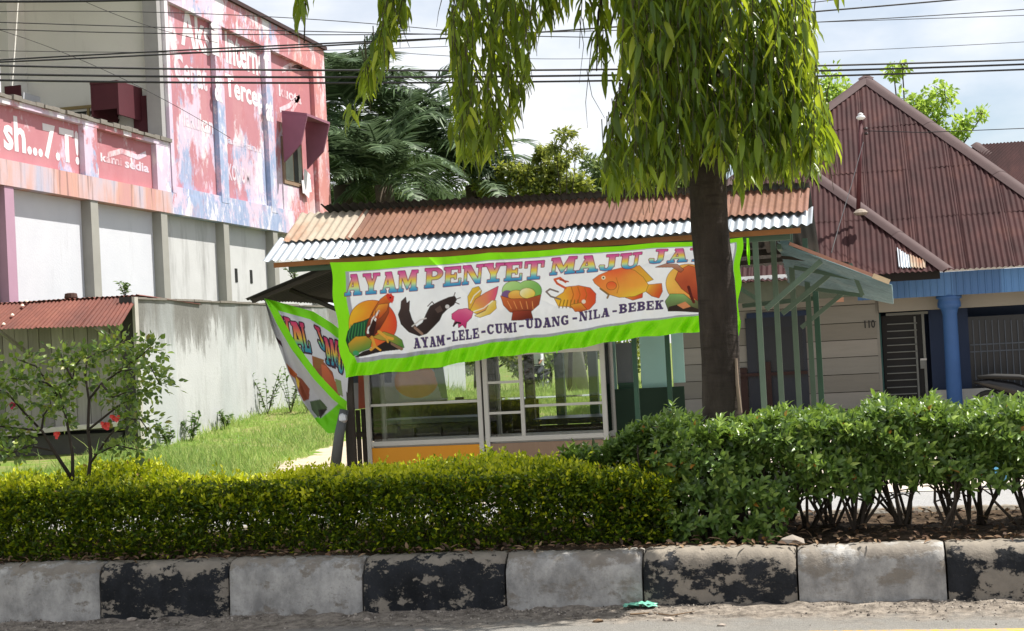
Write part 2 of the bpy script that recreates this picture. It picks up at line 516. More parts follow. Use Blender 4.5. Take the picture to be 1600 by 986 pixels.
# scrap of teal plastic
m = M('teal_plastic'); m.base(srgb('6fb39c')).set(.35)
p = at(1000, 952, Z=0.0)
g = np.random.default_rng(3)
V = []; nn = 9
for j in range(nn):
    for i in range(nn):
        u, v = i / (nn - 1) - .5, j / (nn - 1) - .5
        V.append((p.x + u * .17 + g.normal() * .006, 8.235 + v * .08 + g.normal() * .006, gut(p.x, 8.24) + .008 + .022 * abs(math.sin(u * 9 + v * 5)) * (1 - abs(u) * 1.4) + g.random() * .008))
F = [(j * nn + i, j * nn + i + 1, (j + 1) * nn + i + 1, (j + 1) * nn + i) for j in range(nn - 1) for i in range(nn - 1)]
o = fastmesh('plastic_scrap', V, F, m.m)
sd = o.modifiers.new('t', 'SOLIDIFY'); sd.thickness = .0015
tag(o, 'crumpled teal plastic scrap lying against the kerb foot', 'plastic bag')
mb = MB()
tw = [at(a, b, Z=0) for a, b in ((985, 962), (1020, 958), (1050, 961), (1085, 957))]
mb.tube([(q.x, q.y, gut(q.x, q.y) + .010) for q in tw], [.005, .004, .004, .002], 6)
tag(mb.build('twig', plain('dry_twig', srgb('6e5a45'), .9)), 'thin dry twig beside the teal plastic in the gutter', 'twig')
lump = at(1238, 846, Y=8.47)
k = np.array(ico) * np.array((.075, .05, .03)) * (1 + rng.normal(size=(12, 1)) * .15)
o = MB().add(k, icf).build('rubble_lump', plain('mortar', srgb('8f867c'), .95, .3, 40))
o.location = (lump.x, 8.5, .30)
tag(o, 'lump of broken mortar on top of the kerb beside the hedge stems', 'stone')
# ================================================================== PINK PAINTED BUILDING
def mural_nodes(m):
    """sun-bleached advertising paint: pink over lilac and white, blue under-paint showing"""
    pinkc = m.mix(m.noise(1.3, detail=6), srgb('ab6b72'), srgb('c08b91'))
    lil = m.mix(m.noise(2.2, detail=6, loc=(4, 4, 4)), srgb('c3a9bd'), srgb('ccc2d2'))
    blue = m.mix(m.noise(9, (1, 1, .5), detail=8, loc=(1, 9, 2)), srgb('6f86ad'), srgb('b4bdd4'))
    oran = m.mix(m.noise(1.7, (1, 1, .4), loc=(7, 0, 3)), srgb('cf8f7c'), srgb('c98b8d'))
    s = m.n('ShaderNodeSeparateXYZ'); m.l(m.pos(), s.inputs[0])
    n1 = m.noise(.7, (1, 1, .7), detail=10, rough=.72, loc=(2, 3, 1))
    n2 = m.noise(1.0, (1, 1, .6), detail=10, rough=.78, loc=(11, 2, 5))
    # lower courses and pilasters have lost more of the pink
    low = m.n('ShaderNodeMapRange'); m.l(s.outputs['Z'], low.inputs['Value'])
    low.inputs['From Min'].default_value = 8.6; low.inputs['From Max'].default_value = 4.6
    low.inputs['To Min'].default_value = -.02; low.inputs['To Max'].default_value = .13
    far = m.n('ShaderNodeMapRange'); m.l(s.outputs['Y'], far.inputs['Value'])
    far.inputs['From Min'].default_value = 34.9; far.inputs['From Max'].default_value = 37.0
    far.inputs['To Min'].default_value = 0; far.inputs['To Max'].default_value = -.22
    near = m.n('ShaderNodeMapRange'); m.l(s.outputs['Y'], near.inputs['Value'])
    near.inputs['From Min'].default_value = 28.6; near.inputs['From Max'].default_value = 29.3
    near.inputs['To Min'].default_value = -.1; near.inputs['To Max'].default_value = 0
    k = m.math('ADD', m.math('ADD', n1, low.outputs[0]), m.math('ADD', far.outputs[0], near.outputs[0]))
    a = m.ramp(k, [(.45, 0), (.49, 1)])
    c = m.mix(a, pinkc, lil)
    k2 = m.math('ADD', n2, m.math('ADD', m.math('MULTIPLY', low.outputs[0], .8), m.math('ADD', far.outputs[0], near.outputs[0])))
    c = m.mix(m.ramp(k2, [(.53, 0), (.58, 1)]), c, blue)
    c = m.mix(m.ramp(m.noise(1.6, (1, 1, .45), detail=9, rough=.75, loc=(5, 5, 8)), [(.52, 0), (.57, 1)]), c, srgb('d6d1d7'))
    top = m.ramp(m.math('ADD', m.noise(.9, detail=7, loc=(0, 6, 0)), m.math('MULTIPLY', far.outputs[0], -1)), [(.62, 0), (.75, 1)])
    c = m.mix(m.math('MULTIPLY', top, .6), c, oran)
    # thin dark run-off streaks
    st = m.ramp(m.noise(3.0, (1, 3, .12), detail=6, loc=(9, 1, 1)), [(.62, 0), (.8, .45)])
    return m.mix(st, c, srgb('7c6670'))
def mural_mat(name, pinkness=None, top_loss=.02):
    m = M(name)
    c = mural_nodes(m)
    if pinkness is not None:
        sz_ = m.n('ShaderNodeSeparateXYZ'); m.l(m.pos(), sz_.inputs[0])
        hi = m.n('ShaderNodeMapRange'); m.l(sz_.outputs['Z'], hi.inputs['Value'])
        hi.inputs['From Min'].default_value = 6.9; hi.inputs['From Max'].default_value = 6.1; hi.inputs['To Min'].default_value = -.06; hi.inputs['To Max'].default_value = top_loss
        c = m.mix(m.ramp(m.math('ADD', m.noise(.8, (1, 1, .6), detail=9, rough=.7, loc=(6, 1, 4)), hi.outputs[0]), [(.48, pinkness), (.53, .05)]), c, m.mix(m.noise(2, detail=7), srgb('a7666d'), srgb('ba8087')))
    m.base(c).set(.85, 0, .2)
    m.bump(m.noise(30, detail=7), .25, .01)
    return m.m
PK = mural_mat('faded_mural_paint')
PKP = mural_mat('faded_pink_panel', .9)
PKQ = mural_mat('faded_parapet_panel', .95, -.07)
def letter_mat():
    m = M('worn_white_lettering')
    wht = m.mix(m.noise(4), srgb('d5cdd2'), srgb('e4e0e2'))
    f = m.ramp(m.noise(3.2, (1, 1, .5), detail=9, rough=.75, loc=(3, 8, 1)), [(.66, 0), (.71, .8)])
    m.base(m.mix(f, wht, mural_nodes(m))).set(.85, 0, .2)
    return m.m
LET = letter_mat()
def faint_mat():
    m = M('bleached_lettering')
    f = m.ramp(m.noise(5, (1, 1, .5), detail=9, rough=.75, loc=(1, 2, 6)), [(.44, .15), (.58, .95)])
    m.base(m.mix(f, srgb('d5c5cb'), mural_nodes(m))).set(.85, 0, .2)
    return m.m
FNT = faint_mat()
def band_mat():
    m = M('stained_salmon_band')
    c = m.ramp(m.noise(1.1, (1, 1, .25), detail=7, rough=.6, loc=(3, 0, 0)), [(.36, srgb('a9a9ba')), (.46, srgb('bfaaae')), (.56, srgb('c2988b')), (.7, srgb('b98b8f'))])
    st = m.ramp(m.noise(5, (1, 2, .1), detail=7, loc=(0, 2, 2)), [(.55, 0), (.72, .8)])
    m.base(m.mix(st, c, srgb('5b4f4c'))).set(.9, 0, .2)
    m.bump(m.noise(30, detail=7), .3, .01)
    return m.m
BAND = band_mat()
def white_mat(name, c0, c1, stain, lo, hi, scale=2.4, sc=srgb('5d5b57')):
    m = M(name)
    c = m.mix(m.noise(2, detail=7), c0, c1)
    st = m.ramp(m.noise(scale, (1, 1, .16), detail=8, rough=.7, loc=(1, 4, 0)), [(lo, 0), (hi, stain)])
    c = m.mix(st, c, sc)
    sp = m.ramp(m.noise(11, detail=8, rough=.8), [(.62, 0), (.75, .35)])
    m.base(m.mix(sp, c, srgb('8a867f'))).set(.9, 0, .2)
    m.bump(m.noise(26, detail=8), .3, .01)
    return m.m
WP = white_mat('whitewashed_plaster', srgb('bcbfc6'), srgb('cbcdd2'), .35, .58, .8)
WPG = white_mat('grey_stained_plaster', srgb('b4b5b4'), srgb('c6c7c7'), .6, .52, .8)
CCOL = plain('bare_concrete_pillar', srgb('95948d'), .9, .15, 3)
MAR = plain('maroon_paint', srgb('4e2029'), .7, .2, 3)
CREAM = white_mat('cream_plaster', srgb('d6d5cf'), srgb('e0dfda'), .3, .6, .85)
LILAC = plain('lilac_pink_plaster', srgb('a8879a'), .85, .12, 2)
SLATE = plain('weathered_coping', srgb('77726b'), .95, .4, 8)

XW = -13.2
b = thing('painted_building', (XW - 3, 30, 0), 'pink painted two-storey building with faded white lettering and whitewashed ground floor', 'building')
YC = [22.85, 25.72, 28.59, 31.67, 34.57, 37.6]
pilw = .14
# ground floor: whitewashed panels between bare pillars
for i in range(5):
    lo = (LILAC if i == 0 else CCOL)
    box('pillar', lo, b, XW - .3, XW + .0, YC[i] - pilw, YC[i] + pilw, -.1, 4.42, label=None)
    box('wall_panel', WP if i < 2 else WPG, b, XW - .45, XW - .19, YC[i] + pilw + .002, YC[i + 1] - pilw - .002, -.1, 4.42)
box('pillar', CCOL, b, XW - .3, XW, YC[5] - pilw, YC[5] + pilw, -.1, 4.42)
box('wall_panel', WPG, b, XW - .45, XW - .19, YC[5] + pilw + .002, 38.58, -.1, 4.42)
box('wall_panel', CCOL, b, XW - .42, XW - .16, 19, YC[0] - pilw - .002, -.1, 4.42)
for yy in (32.55, 33.42): box('vent_slot', plain('slot_dark', (.01, .01, .01)), b, XW - .195, XW - .18, yy - .07, yy + .07, 3.18, 3.48)
# beam band over the ground floor, running the whole flank
box('beam_band', BAND, b, XW - .35, XW + .02, 19, 28.96, 4.422, 4.84)
box('beam_band', PK, b, XW - .35, XW + .02, 28.962, 38.58, 4.422, 4.84)
# terrace parapet with two sunk panels
box('parapet_rail', PK, b, XW - .3, XW + .02, 19, 28.96, 5.74, 5.83)
for i, (a, c) in enumerate(((19.0, YC[0] - .2), (YC[0] + .2 - .35, 25.42), (25.92, 28.34))):
    box('parapet_panel', PKQ, b, XW - .28, XW - .09, a, c, 4.842, 5.738)
for a, c in ((22.3, 22.49), (25.422, 25.918), (28.342, 28.96)): box('parapet_pier', PK, b, XW - .29, XW + .015, a, c, 4.842, 5.738)
mbc = MB()
for y0 in np.arange(19, 28.9, .25):
    mbc.box(XW - .36, XW + .06 + rng.uniform(-.02, .02), y0, y0 + .249, 5.832, 5.90 + rng.uniform(-.015, .02))
mbc.build('coping', SLATE, b)
# tall flank wall: backing, pilasters, stepped head and sunk panels
YE = 38.6
box('upper_wall', PKP, b, XW - .35, XW - .085, 29.0, YE, 4.842, 9.35)
for a, c in ((29.0, 29.16), (31.46, 31.88), (34.38, 34.78), (37.72, YE)): box('pilaster', PK, b, XW - .083, XW + .025, a, c, 4.842, 8.70)
for a, c in ((29.162, 31.458), (31.882, 34.378), (34.782, 37.718)): box('sill_band', PK, b, XW - .083, XW + .012, a, c, 4.842, 4.98)
box('head_band', PK, b, XW - .083, XW + .028, 29.0, YE, 8.702, 9.35)
box('roof_edge', plain('dark_roof_edge', srgb('3c2a2c'), .9), b, XW - 5, XW + .10, 28.9, YE + .08, 9.352, 9.44)
box('roof_slab', CREAM, b, XW - 6.2, XW + .1, 19, 28.898, 9.6, 9.8)
# end walls and terrace
box('end_wall', CREAM, b, XW - 6, XW - .352, 28.98, 29.2, 4.9, 9.598)
box('back_wall', WPG, b, XW - 6, XW - .352, YE - .25, YE - .02, -.1, 9.35)
box('terrace_floor', CCOL, b, XW - 6, XW - .352, 19, 28.978, 4.6, 4.84)
box('side_wall', WPG, b, XW - 6.2, XW - 6.002, 19, YE, -.1, 9.35)
box('edge_pier', plain('grey_render', srgb('9d9c9c'), .9, .15, 4), b, XW - .351, XW - .05, 28.80, 28.998, 4.85, 9.35)
box('terrace_column', WP, b, XW - .36, XW - .1, 22.62, 22.92, 5.902, 9.598)
box('inner_wall', WP, b, XW - 6.0, XW - 2.75, 28.3, 28.978, 4.842, 6.98)
box('inner_wall', CREAM, b, XW - 6.0, XW - 3.02, 28.3, 28.978, 6.982, 9.598)
box('shutter', MAR, b, -16.33, -15.98, 28.27, 28.298, 6.5, 7.12)
box('shutter', MAR, b, -13.9, -13.57, 28.90, 28.975, 5.0, 6.8)
# louvred terrace window: frame, panes, mullions
wnd = MB().box(-15.62, -14.22, 28.93, 28.975, 6.66, 6.72).build('window', plain('timber_frame', srgb('8a7a55'), .8), b)
for i in range(2):
    x0 = -15.6 + i * .7
    box('mullion', wnd.data.materials[0], wnd, x0 - .02, x0 + .03, 28.935, 28.975, 5.9, 6.658)
    for k in range(6): MB().bar((x0 + .04, 28.95, 6.02 + k * .11), (x0 + .66, 28.95, 6.02 + k * .11), .01, .09, up=(0, .6, .8)).build('louvre', plain('dark_glass', (.03, .035, .035), .15, .1, 3, spec=.6, bump=0) if i + k == 0 else bpy.data.materials['dark_glass'], wnd)
hood = MB()
hood.box(-14.30, -13.72, 27.9, 28.97, 6.92, 6.96).box(-14.30, -14.26, 27.92, 28.97, 6.3, 6.918).box(-13.76, -13.72, 27.92, 28.97, 6.3, 6.918).box(-14.258, -13.762, 27.92, 27.96, 6.42, 6.918)
hood.build('window_hood', MAR, b)
# flank window with its concrete hood
win = box('window', plain('old_timber', srgb('8b7460'), .85, .3, 12), b, XW - .08, XW - .03, 35.45, 36.75, 5.62, 6.75)
box('pane', plain('dusty_pane', srgb('8d8f86'), .4, .3, 6), win, XW - .028, XW - .02, 35.55, 36.05, 5.72, 6.65)
box('pane', plain('dark_gap', (.02, .02, .02), .4), win, XW - .028, XW - .02, 36.12, 36.4, 5.72, 6.65)
box('pane', bpy.data.materials['dusty_pane'], win, XW - .028, XW - .02, 36.42, 36.66, 5.72, 6.65)
hd = MB()
x0, x1 = XW + .03, XW + .66
hd.prism([(x0, 35.3, 7.28), (x1, 35.3, 7.16), (x1, 36.95, 7.16), (x0, 36.95, 7.28)], (0, 0, .06))
for yy in (35.3, 36.89): hd.prism([(x0, yy, 7.276), (x1, yy, 7.156), (x0 + .44, yy, 6.5), (x0, yy, 6.1)], (0, .06, 0))
o = hd.build('window_hood', plain('hood_plaster', srgb('87586a'), .85, .2, 3), b)
box('apron_panel', PKP, b, XW - .082, XW - .05, 35.4, 36.8, 5.0, 5.6)
# lettering, painted flat on the wall
def letters(txt, y0, z0, h, w, mat, name='lettering', slant=0., dz=0., x=None, off=.004):
    cu = bpy.data.curves.new(name, 'FONT')
    cu.body = txt; cu.size = 1; cu.offset = .03; cu.resolution_u = 2
    o = bpy.data.objects.new(name, cu)
    COL.objects.link(o)
    dg = bpy.context.evaluated_depsgraph_get()
    me = bpy.data.meshes.new_from_object(o.evaluated_get(dg))
    bpy.data.objects.remove(o)
    co = np.array([v.co[:] for v in me.vertices])
    mn, mxx = co.min(0), co.max(0)
    gx = (co[:, 0] - mn[0]) / (mxx[0] - mn[0]); gy = (co[:, 1] - mn[1]) / (mxx[1] - mn[1])
    px = XW if x is None else x
    l = wloc(b)
    for v, a, c in zip(me.vertices, gx, gy):
        v.co = (px + off - l.x, y0 + a * w + c * slant - l.y, z0 + c * h + a * dz - l.z)
    me.materials.clear(); me.materials.append(mat)
    o = bpy.data.objects.new(name, me)
    COL.objects.link(o); o.parent = b
    return o
def wl(txt, pa, pb, mat, x, slant=0):
    """put txt between image points pa (bottom left) and pb (top right) on the flank"""
    A, B = at(*pa, X=x), at(*pb, X=x)
    letters(txt, A.y, A.z, B.z - A.z, B.y - A.y, mat, slant=slant, x=x)
xp = XW - .085
wl('Aks', (283, 70), (327, 26), LET, xp)
wl('i', (331, 84), (341, 38), LET, XW + .025)
wl('Interne', (353, 98), (411, 70), LET, xp)
wl('t', (413, 118), (420, 78), LET, XW + .025)
wl('Cepat', (273, 138), (322, 100), FNT, xp)
wl('&', (336, 157), (346, 120), LET, XW + .025)
wl('Tercep', (353, 160), (411, 138), LET, xp)
wl('at', (416, 188), (425, 158), LET, XW + .025)
wl('lakukan', (287, 197), (332, 184), FNT, xp)
wl('jaringan...', (352, 226), (409, 230), FNT, xp)
wl('EKONOMI', (352, 280), (392, 264), FNT, xp)
wl('sh...7.T!', (6, 234), (122, 205), LET, XW - .09)
wl('kami', (157, 252), (190, 246), FNT, XW - .09); wl('sedia', (195, 262), (232, 256), FNT, XW - .09)
wl('kuota', (436, 150), (470, 146), FNT, xp)
def swash(pts, r, mat, x):
    mb = MB()
    P = [at(*p, X=x) for p in pts]
    for k in range(len(P) - 1):
        a, c = P[k], P[k + 1]
        d = (c - a).normalized(); n = Vector((0, -d.z, d.y)) * r
        mb.quad(a - n + Vector((.004, 0, 0)), c - n + Vector((.004, 0, 0)), c + n + Vector((.004, 0, 0)), a + n + Vector((.004, 0, 0)))
    mb.build('painted_swash', mat, b)
swash([(440, 110), (455, 102), (472, 104), (450, 108)], .07, FNT, xp)
swash([(437, 172), (452, 165), (468, 150), (455, 176)], .06, FNT, xp)
swash([(168, 242), (190, 236), (215, 246), (228, 240)], .05, FNT, XW - .09)
swash([(478, 305), (480, 268)], .22, LET, XW + .025)
swash([(472, 292), (486, 290)], .16, LET, XW + .026)
# ================================================================== BOUNDARY WALL AND SHED
def bw_mat():
    m = M('mouldy_whitewash')
    c = m.mix(m.noise(1.2, detail=7), srgb('a5a7a8'), srgb('bfc1c2'))
    s = m.n('ShaderNodeSeparateXYZ'); m.l(m.pos(), s.inputs[0])
    n1 = m.noise(2.4, (1, 1, .2), detail=10, rough=.78, loc=(2, 0, 3))
    hgt = m.n('ShaderNodeMapRange'); m.l(s.outputs['Z'], hgt.inputs['Value'])
    hgt.inputs['From Min'].default_value = 1.2; hgt.inputs['From Max'].default_value = 2.46
    hgt.inputs['To Min'].default_value = -.14; hgt.inputs['To Max'].default_value = .24
    k = m.math('ADD', n1, hgt.outputs[0])
    ny = m.n('ShaderNodeMapRange'); m.l(s.outputs['Y'], ny.inputs['Value'])
    ny.inputs['From Min'].default_value = 24.6; ny.inputs['From Max'].default_value = 23.2; ny.inputs['To Min'].default_value = 0; ny.inputs['To Max'].default_value = .09
    k = m.math('ADD', k, ny.outputs[0])
    k = m.math('ADD', k, m.math('MULTIPLY', m.math('SUBTRACT', m.noise(.7, (1, 1, .2), loc=(4, 1, 0)), .5), .5))
    st = m.ramp(k, [(.56, 0), (.62, .6), (.72, .85)])
    c = m.mix(st, c, m.mix(m.noise(20, detail=6), srgb('4c4b46'), srgb('73726c')))
    s2 = m.ramp(m.noise(1.8, (1, 1, .22), detail=10, rough=.78, loc=(5, 2, 0)), [(.50, 0), (.72, .5)])
    c = m.mix(s2, c, srgb('6f6e69'))
    bl = m.ramp(m.noise(.8, (1, 1, .1), loc=(8, 8, 0)), [(.52, 0), (.62, .45)])
    m.base(m.mix(bl, c, srgb('a3a9ab'))).set(.92, 0, .15)
    m.bump(m.noise(24, detail=8), .35, .012)
    return m.m
BW = bw_mat()
KS = .86
def sc_(x, y, z): return (x * KS, y * KS, 1.4 + (z - 1.4) * KS)
wall = thing('boundary_wall', (-10.66, 25, .2), 'tall whitewashed boundary wall streaked with black mould, beside the grass', 'wall')
box('wall_face', BW, wall, -10.72, -10.58, 21.76, 41.5, -.1, 2.43)
cp = MB()
for y0 in np.arange(21.76, 41.3, .35): cp.box(-10.74 + rng.uniform(-.01, .01), -10.56 + rng.uniform(-.01, .012), y0, y0 + .349, 2.432, 2.45 + rng.uniform(0, .022))
cp.build('wall_cap', SLATE, wall)
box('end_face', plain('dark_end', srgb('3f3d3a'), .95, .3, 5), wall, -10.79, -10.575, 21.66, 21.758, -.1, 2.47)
box('end_post', plain('pale_end_post', srgb('aaa79f'), .9, .2, 5), wall, -10.574, -10.53, 21.64, 21.755, -.1, 2.46)

def rust_mat(name, stops, streak=(14, 14, .7), sc=1.0, dark=.35, rough=.75, metal=0.0, spec=.3):
    m = M(name)
    c = m.ramp(m.noise(1.6 * sc, (1, .6, .6), detail=7, loc=(2, 5, 1)), stops)
    st = m.ramp(m.noise(1.1, streak, detail=6, rough=.65), [(.42, 0), (.72, dark)])
    c = m.mix(st, c, tuple(v * .38 for v in stops[0][1]))
    sp = m.ramp(m.noise(18, detail=8, rough=.8, loc=(4, 4, 4)), [(.58, 0), (.72, .35)])
    m.base(m.mix(sp, c, tuple(min(1, v * 1.5) for v in stops[-1][1]))).set(rough, metal, spec)
    m.bump(m.noise(60, detail=6), .25, .004)
    return m.m
RUSTR = rust_mat('red_rusted_zinc', [(.35, srgb('54302a')), (.55, srgb('6d3e33')), (.75, srgb('7c4c3e'))])
RUSTB = rust_mat('brown_rusted_zinc', [(.35, srgb('664539')), (.5, srgb('77533f')), (.62, srgb('7f5a4c')), (.75, srgb('8f7062'))], dark=.38)
BEIGE = rust_mat('sun_bleached_zinc', [(.35, srgb('93887a')), (.55, srgb('a19685')), (.72, srgb('93684e'))], dark=.25)
ZINC = rust_mat('bright_zinc', [(.35, srgb('8f979f')), (.55, srgb('a6adb4')), (.75, srgb('b6bbc0'))], dark=.12, rough=.5, metal=.45)
HROOF = rust_mat('plum_brown_roofing', [(.35, srgb('341f20')), (.55, srgb('402727')), (.75, srgb('50322d'))], streak=(9, 2, .5), dark=.5, spec=.12)
TEALU = rust_mat('weathered_teal_underside', [(.35, srgb('4f6468')), (.55, srgb('627a7f')), (.75, srgb('7b8a8a'))], dark=.4)
DARKU = plain('shaded_underside', srgb('2e2d2c'), .9, .3, 4)  # shade beneath the sheets, put into their colour
NAIL = plain('bright_nail_cap', srgb('e8dfcb'), .4, .1, 5)

def corr(name, P00, P10, P11, P01, nw, amp, mat, parent, rows=4, sag=0., per=6, under=None, v0f=None, v1f=None, jag=0.):
    """corrugated sheet on a bilinear patch; waves run along v"""
    P00, P10, P11, P01 = [np.array(p, float) for p in (P00, P10, P11, P01)]
    N = np.cross(P10 - P00, P01 - P00); N /= np.linalg.norm(N)
    nu = max(2, int(nw * per)) + 1
    V = []
    ph = rng.uniform(0, .4); amp = amp * rng.uniform(.8, 1.15); w1, w2, w3 = rng.uniform(0, 6.28, 3)
    for i in range(nu):
        u = i / (nu - 1)
        a = v0f(u) if v0f else 0.
        c = v1f(u) if v1f else 1.
        a += rng.normal() * jag
        c = max(c, a + 1e-4)
        for j in range(rows + 1):
            v = a + (c - a) * j / rows
            p = (P00 * (1 - u) + P10 * u) * (1 - v) + (P01 * (1 - u) + P11 * u) * v
            V.append(p + N * (amp * math.sin(2 * math.pi * nw * u + ph + .25 * math.sin(3.1 * u + w1)) + amp * .4 * math.sin(5 * u + 3 * v + w2) * math.sin(4 * v + w3) - sag * math.sin(math.pi * v)))
    F = [(i * (rows + 1) + j, (i + 1) * (rows + 1) + j, (i + 1) * (rows + 1) + j + 1, i * (rows + 1) + j + 1) for i in range(nu - 1) for j in range(rows)]
    return fastmesh(name, V, F, mat, parent, smooth=True)
def lerp(a, b, t): return tuple(x + (y - x) * t for x, y in zip(a, b))
def sheets(name, P00, P10, P11, P01, n, waves, amp, mat, parent, lap=.012, **kw):
    for i in range(n):
        a, c = i / n - lap, (i + 1) / n + lap
        dz = (0, 0, .004 * (i % 2))
        q = [lerp(P00, P10, a), lerp(P00, P10, c), lerp(P01, P11, c), lerp(P01, P11, a)]
        q = [tuple(x + y for x, y in zip(p, dz)) for p in q]
        corr(name, *q, waves / n, amp, mat[i % len(mat)] if isinstance(mat, list) else mat, parent, **kw)
# shed between the building and the wall end
sh = thing('shed', (-12, 22.5, 0), 'grey plank shed under a red rusted awning, at the end of the mouldy wall', 'shed')
PLK = [plain('grey_plank.%d' % i, srgb(h), .9, .3, 4, vs=(6, 6, .5)) for i, h in enumerate(('99968e', '8a8780', 'a5a29a'))]
x = -13.05
while x < -10.86:
    wd = .17 + .06 * rng.random()
    box('plank', PLK[int(rng.integers(3))], sh, x, min(x + wd - .010, -10.84), 21.86 + .010 * rng.random(), 21.90, .5, 2.36)
    x += wd
box('backing', plain('shed_dark', (.02, .019, .018)), sh, -13.05, -10.84, 21.91, 21.94, -.05, 2.36)
box('side_wall', PLK[1], sh, -10.88, -10.83, 21.95, 24, -.05, 2.36)
box('rear_wall', PLK[1], sh, -13.05, -10.89, 23.94, 24, -.05, 2.36)
sil = MB(); sil.prism([(-13.1, 21.5, .46), (-10.80, 21.5, .55), (-10.80, 21.855, .55), (-13.1, 21.855, .46)], (0, 0, .075)); sil.build('sill', plain('white_sill', srgb('c6c1b8'), .85, .2, 9), sh, bevel=.01)
box('plinth', plain('dark_plinth', srgb('4c4a45'), .95), sh, -13.05, -10.84, 21.6, 21.858, -.05, .46)
sheets('roof_sheet', sc_(-14.46, 24.40, 2.19), sc_(-12.17, 24.40, 2.13), sc_(-12.30, 25.42, 2.66), sc_(-14.42, 25.42, 2.66), 3, 30, .010, RUSTR, sh, jag=.004)
sheets('roof_sheet', sc_(-15.25, 24.36, 2.22), sc_(-14.42, 24.40, 2.17), sc_(-14.38, 25.42, 2.67), sc_(-15.25, 25.42, 2.67), 1, 11, .010, RUSTR, sh, jag=.004)
sheets('ridge_sheet', (-13.0, 21.84, 2.505), (-10.58, 21.84, 2.50), (-10.58, 24.1, 2.40), (-13.0, 24.1, 2.40), 3, 32, .010, RUSTR, sh, jag=.003)
MB().bar(sc_(-14.43, 24.45, 2.16), sc_(-14.43, 25.41, 1.75), .045, .045).build('bracket', PLK[1], sh)
MB().bar(sc_(-12.66, 24.5, 2.13), sc_(-12.66, 25.41, 1.85), .045, .045).build('bracket', PLK[1], sh)
for y0, z0 in ((24.55, 2.27), (24.85, 2.43), (25.2, 2.60), (25.35, 2.68)):
    MB().lathe(sc_(-14.40, y0, z0), [(.03, 0), (.02, .02), (.005, .03)], 8).build('nail_cap', NAIL, sh)
MB().lathe((-11.75, 22.0, 2.50), [(.09, 0), (.10, .03), (.09, .09), (.05, .10)], 12).build('weight', plain('dark_tin', srgb('4b342b'), .8), sh)
# ================================================================== FOOD STALL
GRN = [plain('pale_green_post.%d' % i, srgb(h), .7, .2, 5) for i, h in enumerate(('5a6c5c', '4b5f4f', '31503f'))]
DGRN = plain('dark_green_board', srgb('16301f'), .7, .2, 3)
TEAL = plain('pale_teal_board', srgb('9cc4bc'), .6, .06, 2)
WOOD = plain('brown_fascia', srgb('8c5a30'), .8, .25, 8)
DWOOD = plain('dark_slats', srgb('38322c'), .9, .35, 9)
st = thing('food_stall', (-3, 15.5, 0), 'open food stall with rusted corrugated roof, zinc eave strip and green posts', 'stall')
def pxbox(name, mat, parent, x0, y0, x1, y1, Y, th=.03, **kw):
    a, b_, c, d = at(x0, y0, Y=Y), at(x1, y0, Y=Y), at(x0, y1, Y=Y), at(x1, y1, Y=Y)
    return box(name, mat, parent, (a.x + c.x) / 2, (b_.x + d.x) / 2, Y, Y + th, (c.z + d.z) / 2, (a.z + b_.z) / 2, **kw)
EL, ER = (-5.66, 14.60, 2.385), (-.455, 14.60, 2.385)
RL, RR = (-5.60, 15.44, 2.885), (-.44, 15.44, 2.755)
up = lambda p, d: (p[0], p[1], p[2] + d)
sheets('eave_sheet', EL, ER, lerp(ER, RR, .5), lerp(EL, RL, .5), 7, 72, .011, ZINC, st, jag=.006, per=8)
Z0 = .36
def roofpt(u, v): return up(lerp(lerp(EL, ER, u), lerp(RL, RR, u), v), .028)
corr('roof_sheet', roofpt(.004, .36), roofpt(.15, .34), roofpt(.15, 1.0), roofpt(.0, 1.0), 9, .013, BEIGE, st, jag=.006, per=8)['label'] = 'beige sun-bleached roof sheet'
us = np.linspace(.135, 1.0, 7)
for i in range(6):
    a, c = us[i] - .004, us[i + 1] + .004
    d = .005 * (i % 2) + .008
    l0 = .31 - .012 * (i % 3)
    corr('roof_sheet', up(roofpt(a, l0), d), up(roofpt(c, l0 - .01), d), up(roofpt(c, 1.), d), up(roofpt(a, 1.), d), 11.5, .012, RUSTB, st, jag=.005, per=8)
# rear slope, lapping up over the ridge
us = np.linspace(.05, 1.0, 7)
for i in range(6):
    def rp(u, v): return lerp(lerp((-5.6, 15.36, 2.985), (-.44, 15.36, 2.85), u), lerp((-5.6, 18.4, 2.2), (-.44, 18.4, 2.2), u), v)
    corr('rear_roof_sheet', rp(us[i] - .004, 0), rp(us[i + 1] + .004, 0), rp(us[i + 1] + .004, 1), rp(us[i] - .004, 1), 10, .011, DARKU, st, jag=.003, per=8)
for k, (px, py) in enumerate(((607, 371), (704, 367), (787, 361), (823, 360), (846, 359), (882, 358), (966, 352), (1014, 349), (1066, 345), (1152, 338), (1189, 335))):
    n = Vector((0, -.5, .84)).normalized()
    p = at_plane(px, py, (-3, 14.6, 2.385 + .06), Vector((0, -.52, .85)))
    mb = MB()
    mb.lathe((0, 0, 0), [(.016, 0), (.015, .008), (.006, .013)], 10)
    o = mb.build('nail_cap', NAIL, st)
    o.location = p - wloc(st)
    o.rotation_euler = (rad(31), 0, 0)
box('fascia_board', WOOD, st, -5.62, -.5, 14.63, 14.655, 2.318, 2.366)
box('eave_beam', GRN[1], st, -5.5, -.6, 14.72, 14.79, 2.27, 2.34)
box('ridge_beam', DWOOD, st, -5.5, -.5, 15.42, 15.48, 2.66, 2.72)
box('rear_beam', DWOOD, st, -5.4, -.6, 17.55, 17.62, 2.28, 2.35)
for x in (-5.3, -4.2, -3.1, -2.0, -.95): MB().bar((x, 14.7, 2.36), (x, 15.45, 2.71), .05, .07).build('rafter', DWOOD, st); MB().bar((x, 15.46, 2.71), (x, 17.6, 2.33), .05, .07).build('rafter', DWOOD, st)
